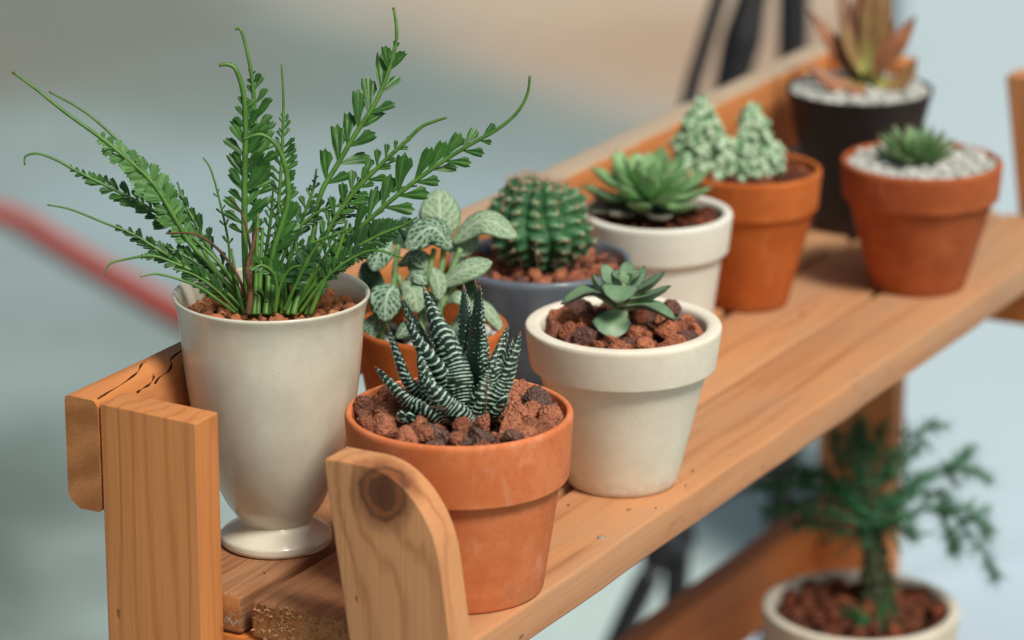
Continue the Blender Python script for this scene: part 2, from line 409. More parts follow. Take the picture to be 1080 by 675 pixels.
# red pipe lying across the floor
M['red'] = N('red_paint', .5, .4).col(srgb(196, 76, 62)).m
def fl(x, y, z=FZ): return onz(x, y, z)
rp = MB(); rz = FZ+1.2
rp.tube([fl(-60, 214, rz), fl(-5, 224, rz), fl(28, 236, rz), fl(60, 256, rz), fl(110, 286, rz), fl(180, 326, rz), fl(260, 372, rz), fl(330, 412, rz)], 1.25, 12, 60)
pp = thing('red_pipe', (fl(110, 276).x, fl(110, 276).y, FZ), 'blurred red pipe lying across the grey floor at far left', 'pipe')
rp.build('pipe', M['red'], pp)

# black metal frame standing behind the rack
M['black'] = N('black_steel', .45, .4).col(srgb(26, 26, 29)).m
mid = CAM+ray(780, 200)*(2.28*100/FPX)
st = thing('metal_stand', (mid.x, mid.y, FZ), 'black metal stand with three legs behind the back rail', 'stand')
dref = mid
def leg(px, rad, off):
    t = MB(); P = [at(x, y, dref, off) for x, y in px]
    last = P[-1].copy(); d = (P[-1]-P[-2]).normalized(); k = (FZ-last.z)/d.z if d.z < -.2 else 10
    P.append(last+d*k); t.tube(P, rad, 12, 50); t.build('leg', M['black'], st)
leg([(792, -120), (770, -45), (756, 5), (741, 55), (727, 105), (712, 200), (704, 400), (690, 590), (655, 668)], [(0, .5), (.5, .55), (.8, .8), (1, .8)], 4)
leg([(822, -120), (804, -40), (793, 0), (783, 40), (773, 85), (750, 230), (724, 440), (716, 560), (712, 640)], [(0, .8), (.2, 1.0), (.34, 1.35), (.6, 1.0), (1, .8)], 0)
leg([(838, -120), (837, 0), (835, 150), (832, 400), (826, 520), (818, 640)], [(0, 1.05), (1, 1.05)], -6)
bx = MB()
bx.tube([at(693, 575, dref, 3), at(716, 566, dref, 0)], 1.3, 10); bx.tube([at(716, 540, dref, 0), at(830, 490, dref, -6)], .5, 10)
bx.build('brace', M['black'], st)

# ------------------------------------------------------------------ the wooden rack
XA, XB = -7.15, 57.5                    # outer faces of the two ends
RK = thing('wooden_rack', (25, -5, 0), 'two tier pine plant rack with slatted shelf and back rail', 'plant rack')
def plank(name, a, b, mat, bev=.14, endmat=None, lab=None, sub=True, jit=.03):
    bm = bmesh.new()
    bmesh.ops.create_cube(bm, size=1)
    for v in bm.verts: v.co = Vector([a[i] if v.co[i] < 0 else b[i] for i in range(3)])
    L = max(range(3), key=lambda i: b[i]-a[i])
    es = [e for e in bm.edges if abs((e.verts[0].co-e.verts[1].co)[L]) > .5]
    bmesh.ops.bevel(bm, geom=bm.edges[:], offset=bev, segments=3, affect='EDGES', profile=.55)
    n = int((b[L]-a[L])/2.0)
    for i in range(1, n):
        co = [0, 0, 0]; co[L] = a[L]+(b[L]-a[L])*i/n; no = [0, 0, 0]; no[L] = 1
        bmesh.ops.bisect_plane(bm, geom=bm.verts[:]+bm.edges[:]+bm.faces[:], plane_co=co, plane_no=no)
    sd = random.random()*50
    for v in bm.verts:
        d = noise.noise_vector(Vector(v.co)*.22+Vector((sd, sd, sd)))*jit*2; d[L] *= .5; v.co += d
    mb = MB(); mb.v = [v.co.copy() for v in bm.verts]; bm.verts.index_update()
    for f in bm.faces:
        mb.f.append(tuple(v.index for v in f.verts))
        no = f.normal; mb.mi.append(1 if abs(no[L]) > .8 else 0)
    bm.free()
    o = mb.build(name, [mat, endmat or M['end']], RK, smooth=True); o.data.set_sharp_from_angle(angle=R(40))
    if lab: o['label'] = lab
    return o
random.seed(4)
plank('shelf_board', (-5.65, -13.98, -1.5), (55.6, -9.78, 0), M['wood_x'], bev=.17)
plank('shelf_board', (-5.65, -9.45, -1.5), (55.8, -5.12, -.02), M['wood_x'], bev=.2)
plank('shelf_board', (-5.6, -4.66, -1.5), (55.7, .42-.62, 0.0), M['wood_x'])
# back rail with a wany, cracked inner edge
def back_rail():
    y0, y1, z0, z1 = .18, 1.62, 2.82, 7.05
    n = 260; mb = MB(); rings = []
    for i in range(n+1):
        x = XA+(XB-XA)*i/n
        w_ = .10+.55*math.exp(-((x+3.3)/2.6)**2)+.16*abs(noise.noise(Vector((x*.5, 3, 1))))+.07*abs(noise.noise(Vector((x*2.1, 7, 1))))
        w_ = min(w_, .9); e = .16
        ring = [(y0+.12, z0), (y0, z0+.14), (y0, z1-w_*1.5), (y0+w_*.25, z1-w_*.8), (y0+w_*.7, z1-w_*.22), (y0+w_*1.1, z1-.02), (y0+.95, z1), (y1-.16, z1), (y1-.04, z1-.05), (y1, z1-.2), (y1, z0+.5), (y1-.12, z0+.25), (y1-.5, z0)]
        k = 0.03
        rings.append([Vector((x, yy+k*noise.noise(Vector((x*.3, yy, 0))), zz+k*noise.noise(Vector((x*.3, 9, zz))))) for yy, zz in ring])
    m_ = len(rings[0]); vs = [v for r in rings for v in r]
    mb.add(vs, [(i*m_+k, i*m_+(k+1) % m_, (i+1)*m_+(k+1) % m_, (i+1)*m_+k) for i in range(n) for k in range(m_)])
    mb.add(rings[0], [tuple(range(m_))], mi=1); mb.add(rings[-1], [tuple(range(m_))[::-1]], mi=1)
    o = mb.build('back_rail', [M['wood_rail'], M['end']], RK); o.data.set_sharp_from_angle(angle=R(50))
    # dark cracks in the wane near the left end
    ck = MB(); tree = BVHTree.FromPolygons([tuple(v) for v in mb.v], mb.f)
    for pts in ([(163, 405), (168, 398), (178, 391), (181, 384), (180, 379), (190, 371), (197, 366)], [(103, 421), (124, 408), (140, 397), (146, 391), (149, 385), (153, 381)], [(144, 414), (150, 410), (158, 405), (162, 398), (161, 394)]):
        P = []
        for (x, y) in pts:
            hit = tree.ray_cast(CAM, ray(x, y).normalized())
            if hit[0] is not None: P.append(hit[0]+hit[1]*0.0)
        if len(P) < 3: continue
        ck.tube(P, lambda t: .012+.035*math.sin(t*9+1)**2, 6, 30)
    ck.build('crack', N('crack', .9, .1).col(srgb(66, 36, 18)).m, RK)
    return o
back_rail()
# uprights: left back, far back (vertical); left front, far front (leaning, rounded top)
def upright(x0, x1, yb, yf, ztop, zbot, mat, lean=0.0, rnd=0.0):
    P = []
    if rnd == 0:
        P = [(yb, zbot), (yb, ztop), (yf, ztop-.08), (yf, zbot)]
    else:
        P = [(yb, zbot), (yb, ztop-.12), (yb-.15, ztop)]
        n = 14
        for i in range(n+1):
            t = i/n*math.pi/2
            P.append((yf+rnd-rnd*math.sin(t)*1.0, ztop-rnd*1.25+rnd*1.25*math.cos(t)-.05*i/n))
        P.append((yf, zbot))
    pts = [Vector((x0, y-lean*(ztop-z), z)) for y, z in P]
    mb = MB(); mb.prism(pts, (x1-x0, 0, 0))
    o = mb.build('post', mat, RK, smooth=True, bevel=.09)
    return o
upright(XA, -5.72, .10, -4.0, 6.98, -60, M['wood_z'])
upright(XA+.03, -5.72, -9.2, -13.4, 6.55, -60, M['wood_knot'], lean=.143, rnd=2.4)
upright(56.0, XB, .10, -4.0, 6.9, -60, M['wood_z'])
upright(56.0, XB, -9.3, -13.5, 6.9, -60, M['wood_knot'], lean=.143, rnd=2.4)
plank('crossbar', (-5.58, -13.2, -5.6), (-4.1, .05, -1.54), M['wood_y'])
plank('crossbar', (53.4, -13.2, -5.0), (54.9, .05, -1.54), M['wood_y'])
plank('crossbar', (-5.58, -17.0, -29.8), (-4.1, .05, -26.6), M['wood_y'])
plank('crossbar', (53.4, -17.0, -29.8), (54.9, .05, -26.6), M['wood_y'])
plank('back_rail', (XA, .18, -22.2), (XB, 1.62, -18.0), M['wood_rail'])
for k in range(4):
    plank('shelf_board', (-5.6, -4.9-k*4.55, -26.5), (55.6, -.5-k*4.55, -25.0), M['wood_x'])
# staple head in the front board
nl = MB(); c0 = onz(634, 567, .0); nl.lathe([(0, .05), (.13, .045), (.17, .0), (.17, -.1)], c0, 14)
M['zinc'] = N('zinc', .5, .5).col(srgb(150, 142, 128)).m
nl.build('nail', M['zinc'], RK)
# torn, fuzzy end of the middle board
random.seed(9); sp = MB()
for i in range(330):
    y = random.uniform(-9.35, -5.25); z = -1.45+1.4*random.random()**.7
    b_ = Vector((-5.64, y, z)); d = Vector((-random.uniform(.3, 1), random.uniform(-.8, .8), random.uniform(-.5, .8))).normalized()*random.uniform(.06, .24)
    s_ = Vector((0, random.uniform(-1, 1), random.uniform(-1, 1))).normalized()*random.uniform(.03, .08); t_ = s_.cross(d).normalized()*random.uniform(.01, .03)
    sp.add([b_-s_, b_+s_, b_+t_, b_+d], [(0, 1, 3), (1, 2, 3), (2, 0, 3)])
tag(sp.build('splinters', M['splinter'], RK, smooth=False), kind='stuff')
# a wisp of cobweb thread caught on the board end
M['thread'] = N('thread', .8, .2).col(srgb(140, 142, 136)).m
th = MB(); random.seed(2)
for i in range(3):
    x, y = 238+random.uniform(-5, 5), 652+random.uniform(-4, 5)
    P = [at(x+k*3+random.uniform(-3, 3), y+random.uniform(-5, 4), (-5.9, -4.4, -.8), .1) for k in range(5)]
    th.tube(P, .011, 5, 20)
th.build('thread', M['thread'], RK)

# ------------------------------------------------------------------ pots
def clay_pot(c, H, R1, Rb, band, lip=.38, mat=None, parent=None, Rband=None, soil=.5, bev=.12, step=.3, foot=.12):
    """flower pot with a rim band; R1 = outer rim radius, Rb = foot radius"""
    Rw = R1-step                                             # wall radius just under the band
    Rbb = Rband or R1*.965
    zi = H-soil
    ri = R1-lip
    pr = soften([(0, .25), (Rb-.5, .25, .1), (Rb-.35, 0, .05), (Rb, 0, foot), (Rw, H-band, .03), (Rw+.02, H-band, .03), (Rbb-.03, H-band+.02, .10), (R1, H-.14, .1), (R1-.06, H, bev), (ri+.02, H, bev), (ri-.05, H-.5, .2), (ri-.12, zi-.8)])
    m_ = MB(); m_.lathe(pr, c, 120, .004, c[0])
    o = m_.build('pot', mat, parent); o.data.set_sharp_from_angle(angle=R(60))
    s_ = MB(); n = 40; rr = ri-.1; vs = [(c[0], c[1], c[2]+zi-.1)]
    for k in range(1, 6):
        for j in range(n):
            th_ = 2*math.pi*j/n; r_ = rr*k/5
            p = Vector((c[0]+r_*math.cos(th_), c[1]+r_*math.sin(th_), c[2]+zi-.1)); p.z += .15*noise.noise(p*1.5); vs.append(p)
    fs = [(0, 1+j, 1+(j+1) % n) for j in range(n)]+[(1+k*n+j, 1+(k+1)*n+j, 1+(k+1)*n+(j+1) % n, 1+k*n+(j+1) % n) for k in range(4) for j in range(n)]
    s_.add(vs, fs); s_.build('soil', M['soil'], parent)
    return ri, c[2]+zi
ICO = {}
def ico(sub):
    if sub not in ICO:
        bm = bmesh.new(); bmesh.ops.create_icosphere(bm, subdivisions=sub, radius=1)
        bm.verts.index_update(); ICO[sub] = ([v.co.copy() for v in bm.verts], [tuple(v.index for v in f.verts) for f in bm.faces]); bm.free()
    return ICO[sub]
def rock(mb, c, r, sub=3, rough=.10, planes=9, squash=(1, 1, 1), rnd=.97):
    vs, fs = ico(sub); P = []
    for _ in range(planes):
        n_ = Vector([random.gauss(0, 1) for _ in range(3)]).normalized(); P.append((n_, random.uniform(.50, .98)))
    sd_ = Vector([random.uniform(-50, 50) for _ in range(3)]); out = []
    rot = Matrix.Rotation(random.uniform(0, 6.28), 3, Vector([random.gauss(0, 1) for _ in range(3)]).normalized())
    for v in vs:
        k = 1.15
        for n_, d in P:
            q = n_.dot(v)
            if q > .05: k = min(k, d/q)
        k = k*rnd+(1-rnd)*.9
        k *= 1+rough*(noise.noise(v*2.2+sd_)*.6+noise.noise(v*5.5+sd_)*.7+((noise.noise(v*11+sd_)*.8-.5*max(0, noise.noise(v*8-sd_))) if sub > 2 else 0))
        q = v*k*r; q = Vector((q.x*squash[0], q.y*squash[1], q.z*squash[2])); out.append(Vector(c)+rot @ q)
    mb.add(out, fs)
def gravel(c, z, rad, size, n, mat, parent, sub=3, keep=0.0, layers=2, pile=.0, seed=1, name='gravel', **kw):
    random.seed(seed); mb = MB(); pts = []
    for L in range(layers):
        tries = 0; got = 0
        while got < n and tries < n*60:
            tries += 1
            a_ = random.uniform(0, 2*math.pi); rr = math.sqrt(random.random())*(rad-size[0]*.6); s_ = random.uniform(*size)
            if rr < keep: continue
            p = Vector((c[0]+rr*math.cos(a_), c[1]+rr*math.sin(a_), z+L*size[0]*.75+random.uniform(-.5, .3)*size[0]+pile*(1-rr/rad)))
            if rr+s_*.75 > rad: continue
            if all((p-q).length > (s_+t)*(.80 if L else .7) for q, t in pts):
                pts.append((p, s_)); got += 1; rock(mb, p, s_, sub, **kw)
    o = mb.build(name, mat, parent); o['kind'] = 'stuff'; return o

# ------------------------------------------------------------------ leaves
def fleshy(mb, P, W, T, hint, nu=12, nv=14, uoff=0.0, cup=0.0, mark=None, disp=None):
    """thick leaf along P; W, T width / thickness tables [(t, cm)]; hint = direction the upper face looks"""
    C = catmull(P, nv); hint = Vector(hint); vs = []; uv = []; mk = []
    for i, c in enumerate(C):
        t = i/nv
        tg = (C[min(i+1, nv)]-C[max(i-1, 0)]).normalized(); sd_ = tg.cross(hint).normalized(); no = sd_.cross(tg)
        w_, t_ = lerp1(W, t)/2, lerp1(T, t)
        for k in range(nu):
            a_ = 2*math.pi*k/nu; cu, su = math.cos(a_), math.sin(a_)
            x = cu*w_; yy = (t_*.28 if su > 0 else t_*.72)*su
            yy += cup*w_*(cu*cu)                    # edges lifted: a channel on the upper face
            p = c+sd_*x+no*yy
            m_ = 0.0
            if disp:
                m_ = disp(t, a_, cu, su); nn = (sd_*cu/max(w_, .05)+no*su/max(t_, .05)).normalized(); p += nn*m_*.035
            vs.append(p); uv.append((.5+.5*cu if su >= 0 else .5+.5*cu, t)); mk.append(m_ if disp else (mark or (1.0 if su > 0 else 0.0)))
    fs = [(i*nu+k, i*nu+(k+1) % nu, (i+1)*nu+(k+1) % nu, (i+1)*nu+k) for i in range(nv) for k in range(nu)]
    fs += [tuple(range(nu))[::-1], tuple(nv*nu+k for k in range(nu))]
    mb.add(vs, fs, uv, mk)
def blade(mb, P, W, hint, nv=10, nu=6, cup=.15, wave=0.0, jag=0.0, seed=0, mark=0.0, teeth=0, skew=None):
    """thin leaf sheet"""
    C = catmull(P, nv); hint = Vector(hint); vs = []; uv = []; mk = []
    for i, c in enumerate(C):
        t = i/nv
        tg = (C[min(i+1, nv)]-C[max(i-1, 0)]).normalized(); sd_ = tg.cross(hint)
        if sd_.length < .05: sd_ = tg.cross(Vector((.3, .5, .8)))
        sd_.normalize(); no = sd_.cross(tg)
        w_ = lerp1(W, t)/2*(1+(jag*math.sin(t*teeth*2*math.pi) if teeth else 0))
        for k in range(nu+1):
            u = -1+2*k/nu
            lift = cup*w_*u*u + wave*w_*math.sin(u*5+t*9+seed)*abs(u)
            slip = (.30*w_*math.sin(u*8+seed)-.35*w_*u*u if i == nv and jag else 0)
            if skew is not None and t > .45: slip -= (1 if sd_.dot(skew) > 0 else -1)*u*w_*1.1*((t-.45)/.55)
            vs.append(c+sd_*u*w_+no*lift+tg*slip); uv.append((.5+.5*u, t)); mk.append(mark)
    n1 = nu+1
    mb.add(vs, [(i*n1+k, i*n1+k+1, (i+1)*n1+k+1, (i+1)*n1+k) for i in range(nv) for k in range(nu)], uv, mk)
WSH = {'fan': (11.5, 1.1, .7, .06, 3), 'round': (13, 1.25, .3, .06, 3), 'narrow': (8, .8, .35, .04, 2), 'lobe': (25, 1.0, .15, .10, 4)}
def wedge(mb, b_, out, nrm, tg, ln, shape, ns=7, nq=10):
    """wedge shaped leaflet: a toothed sector, longest on its outer side and bent towards the frond tip"""
    al, pw, skew, tooth, nt_ = WSH[shape]; al = R(al*random.uniform(.85, 1.15))
    sv = out.cross(nrm).normalized(); no = sv.cross(out).normalized()
    if sv.dot(tg) < 0: sv = -sv                       # sv points to the tip side of the leaflet
    bend = random.uniform(.06, .22)*ln; fold = random.uniform(-.1, .22); droop = random.uniform(-.05, .14); ph_ = random.uniform(-.6, .6)
    vs = []; uv = []
    for i in range(ns+1):
        t = i/ns
        for k in range(nq+1):
            q = -1+2*k/nq
            Lq = (1-skew*.30*(q+1)/2-.16*q*q)*(1+tooth*math.cos(q*math.pi*nt_+ph_)*max(0, t-.55)/.45)
            x = t*ln*Lq*math.cos(q*al); y = ln*Lq*math.sin(q*al)*t**pw+bend*t*t+q*.035*ln
            z = fold*ln*.35*abs(q)*t*.5-droop*ln*t*t+.03*ln*math.sin(q*6+t*5+ph_)*t
            vs.append(b_+out*x+sv*y+no*z); uv.append((.5+.5*q, t))
    n1 = nq+1
    mb.add(vs, [(i*n1+k, i*n1+k+1, (i+1)*n1+k+1, (i+1)*n1+k) for i in range(ns) for k in range(nq)], uv, [0.0]*len(vs))
def leafmat(name, c1, c2, tip=None, rough=.45, trans=.15, veins=None, scale=1.6, spec=.4, tiplo=.75, edge_tip=True):
    m = N(name, rough, spec); u, v, uvv = m.uv(); c = m.coord()
    cl = m.mix(m.ramp(m.noise(c, scale, 3), .35, .65), srgb(*c1), srgb(*c2))
    g_ = m.n('NewGeometry'); cl = m.mix(m.math('MULTIPLY', g_.outputs['Random Per Island'], .35), cl, m.mix(.5, srgb(*c2), srgb(30, 50, 30)))
    uu = m.math('ABSOLUTE', m.math('SUBTRACT', u, .5))
    if tip:
        e = m.math('MAXIMUM', m.ramp(uu, .40, .50) if edge_tip else 0.0, m.ramp(v, tiplo, 1.0)); e = m.math('MULTIPLY', e, m.ramp(m.noise(c, 4, 2), .2, .7, .5, 1))
        cl = m.mix(e, cl, srgb(*tip))
    if veins:
        mid_ = m.ramp(uu, .035, .01)
        cl = m.mix(m.math('MULTIPLY', mid_, .5), cl, srgb(*veins))
        side = m.math('ABSOLUTE', m.math('SUBTRACT', m.math('FRACT', m.math('SUBTRACT', m.math('MULTIPLY', v, 9.0), m.math('MULTIPLY', uu, 7.0))), .5))
        cl = m.mix(m.math('MULTIPLY', m.ramp(side, .12, .03), .28), cl, srgb(*veins))
    m.col(cl)
    m.b.inputs['Subsurface Weight'].default_value = 0
    m.bump(m.noise(c, 9, 3), .15, .03)
    if trans:
        tr = m.n('BsdfTranslucent'); m.l(cl, tr.inputs[0]); mx = m.n('MixShader'); mx.inputs[0].default_value = trans
        out = [x for x in m.t.nodes if x.type == 'OUTPUT_MATERIAL'][0]
        m.l(m.b.outputs[0], mx.inputs[1]); m.l(tr.outputs[0], mx.inputs[2]); m.l(mx.outputs[0], out.inputs[0])
    return m.m
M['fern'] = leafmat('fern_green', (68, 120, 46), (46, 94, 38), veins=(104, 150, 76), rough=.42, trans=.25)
M['fern_sunlit'] = leafmat('fern_sunlit', (100, 150, 80), (80, 130, 66), veins=(160, 194, 148), rough=.45, trans=.2)  # left frond in the sun: its brightness is put into the leaf colour
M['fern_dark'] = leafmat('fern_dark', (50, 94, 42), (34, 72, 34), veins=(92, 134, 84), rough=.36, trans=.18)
M['stalk'] = leafmat('fern_stalk', (90, 136, 52), (70, 114, 44), rough=.42, trans=0, tip=(104, 78, 46), tiplo=.975, edge_tip=False)
M['dead'] = leafmat('dead_stalk', (112, 74, 48), (84, 56, 38), rough=.8, trans=0)

# ------------------------------------------------------------------ potted fern in the goblet cup
A = Vector((-.27, -2.76, 0)); HA = 9.69
FA = thing('potted_fern', A, 'tall speckled cream goblet cup holding an upright green fern', 'potted plant', 'pots of plants on the upper shelf')
pr = soften([(0, .35), (1.4, .3, .2), (1.75, .02, .1), (2.0, 0, .06), (2.1, .12, .08), (2.08, .36, .08), (1.9, .5, .12), (1.55, .72, .2), (1.34, .92, .04), (1.42, 1.08, .06), (1.82, 1.62, .5), (2.42, 2.9, .8), (2.85, 4.3, .9), (3.1, 5.7, .9), (3.28, 7.2, .9), (3.36, 8.5, .6), (3.46, 9.2, .3), (3.62, HA-.06, .08), (3.56, HA+.02, .06), (3.44, HA-.08, .1), (3.3, HA-.5, .3), (3.16, HA-1.3, .3), (3.05, HA-2.6)], 6)
mb = MB(); mb.lathe(pr, A, 128, .003); o = mb.build('pot', M['cup'], FA)
s_ = MB(); s_.add([(A.x, A.y, HA-1.05)]+[(A.x+3.12*math.cos(k*.1309), A.y+3.12*math.sin(k*.1309), HA-1.1) for k in range(48)], [(0, 1+k, 1+(k+1) % 48) for k in range(48)]); s_.build('soil', M['soil'], FA)
gravel(A, HA-.82, 3.2, (.22, .42), 110, M['brickchips'], FA, sub=2, layers=2, seed=5, planes=8, rough=.06)
FREF = Vector((A.x, A.y, HA))
crown = MB(); random.seed(21)
for k in range(26):
    a_ = random.uniform(0, 6.28); b_ = FREF+Vector((random.uniform(-1.0, 1.0), random.uniform(-1.0, 1.0), -1.1))
    x = b_+Vector((math.cos(a_)*random.uniform(.2, .9), math.sin(a_)*random.uniform(.2, .9), random.uniform(1.0, 2.6)))
    crown.tube([b_, b_.lerp(x, .5)+Vector((0, 0, .1)), x], [(0, .1), (1, .035)], 6)
CR = crown.build('crown', M['stalk'], FA)
def frond(px, d0=0.0, d1=0.0, t0=.3, t1=.95, Ll=.8, Lr=.8, wf=.42, step=.42, ang=52, rad=.075, mat='fern', shape='fan', roll=25, taper=True, seed=0, stalkmat='stalk', skip=0.0, tipw=None, lobes=2):
    """one frond: a stalk through the listed directions, with leaflets on both sides"""
    random.seed(seed+100)
    n = len(px); P = [at(x, y, FREF, d0+(d1-d0)*i/(n-1)) for i, (x, y) in enumerate(px)]
    mb = MB(); mb.tube(P, [(0, rad*1.15), (.5, rad), (.9, rad*.68), (.97, rad*.55), (1, rad*.6)], 7, 48)
    fr = mb.build('frond', M[stalkmat], CR)
    if t1 <= t0: return fr
    C = catmull(P, 200); L = [0]
    for a_, b_ in zip(C, C[1:]): L.append(L[-1]+(b_-a_).length)
    tot = L[-1]; lf = MB(); s_ = t0*tot; side = 1; vd = -fw
    twist = random.uniform(-.35, .35)
    while s_ < t1*tot:
        i = next((k for k, x in enumerate(L) if x >= s_), 200); i = min(max(i, 1), 199)
        tg = (C[i+1]-C[i-1]).normalized(); sv = tg.cross(vd).normalized()
        t = (s_/tot-t0)/(t1-t0)
        env = (math.sin(math.pi*min(1, .18+t*.90))**.6 if taper else 1)
        for sg in ((1, -1)):
            if random.random() < skip: continue
            ln = (Ll if sg < 0 else Lr)*env*random.uniform(.8, 1.12)
            if ln < .1: continue
            a_ = R(ang+random.uniform(-9, 9))*(1-.25*t)
            rl = R(random.uniform(-roll, roll)); nrm = (vd*math.cos(rl)+sv*math.sin(rl)*sg).normalized()
            out = (sv*sg*math.sin(a_)+tg*math.cos(a_)+vd*random.uniform(-.25, .25)+Vector((0, 0, twist*.3))).normalized()
            b_ = C[i]+tg*random.uniform(-.1, .1)+out*rad*.4; m1 = b_+out*ln*.5-tg*ln*.05+vd*ln*.08; e_ = b_+out*ln+tg*ln*random.uniform(.12, .34)-vd*ln*random.uniform(-.05, .2)
            wedge(lf, b_, out, nrm, tg, ln*random.uniform(.95, 1.1), shape)
        s_ += step*random.uniform(.88, 1.12)
    lf.build('leaflets', M[mat], CR)
    return fr
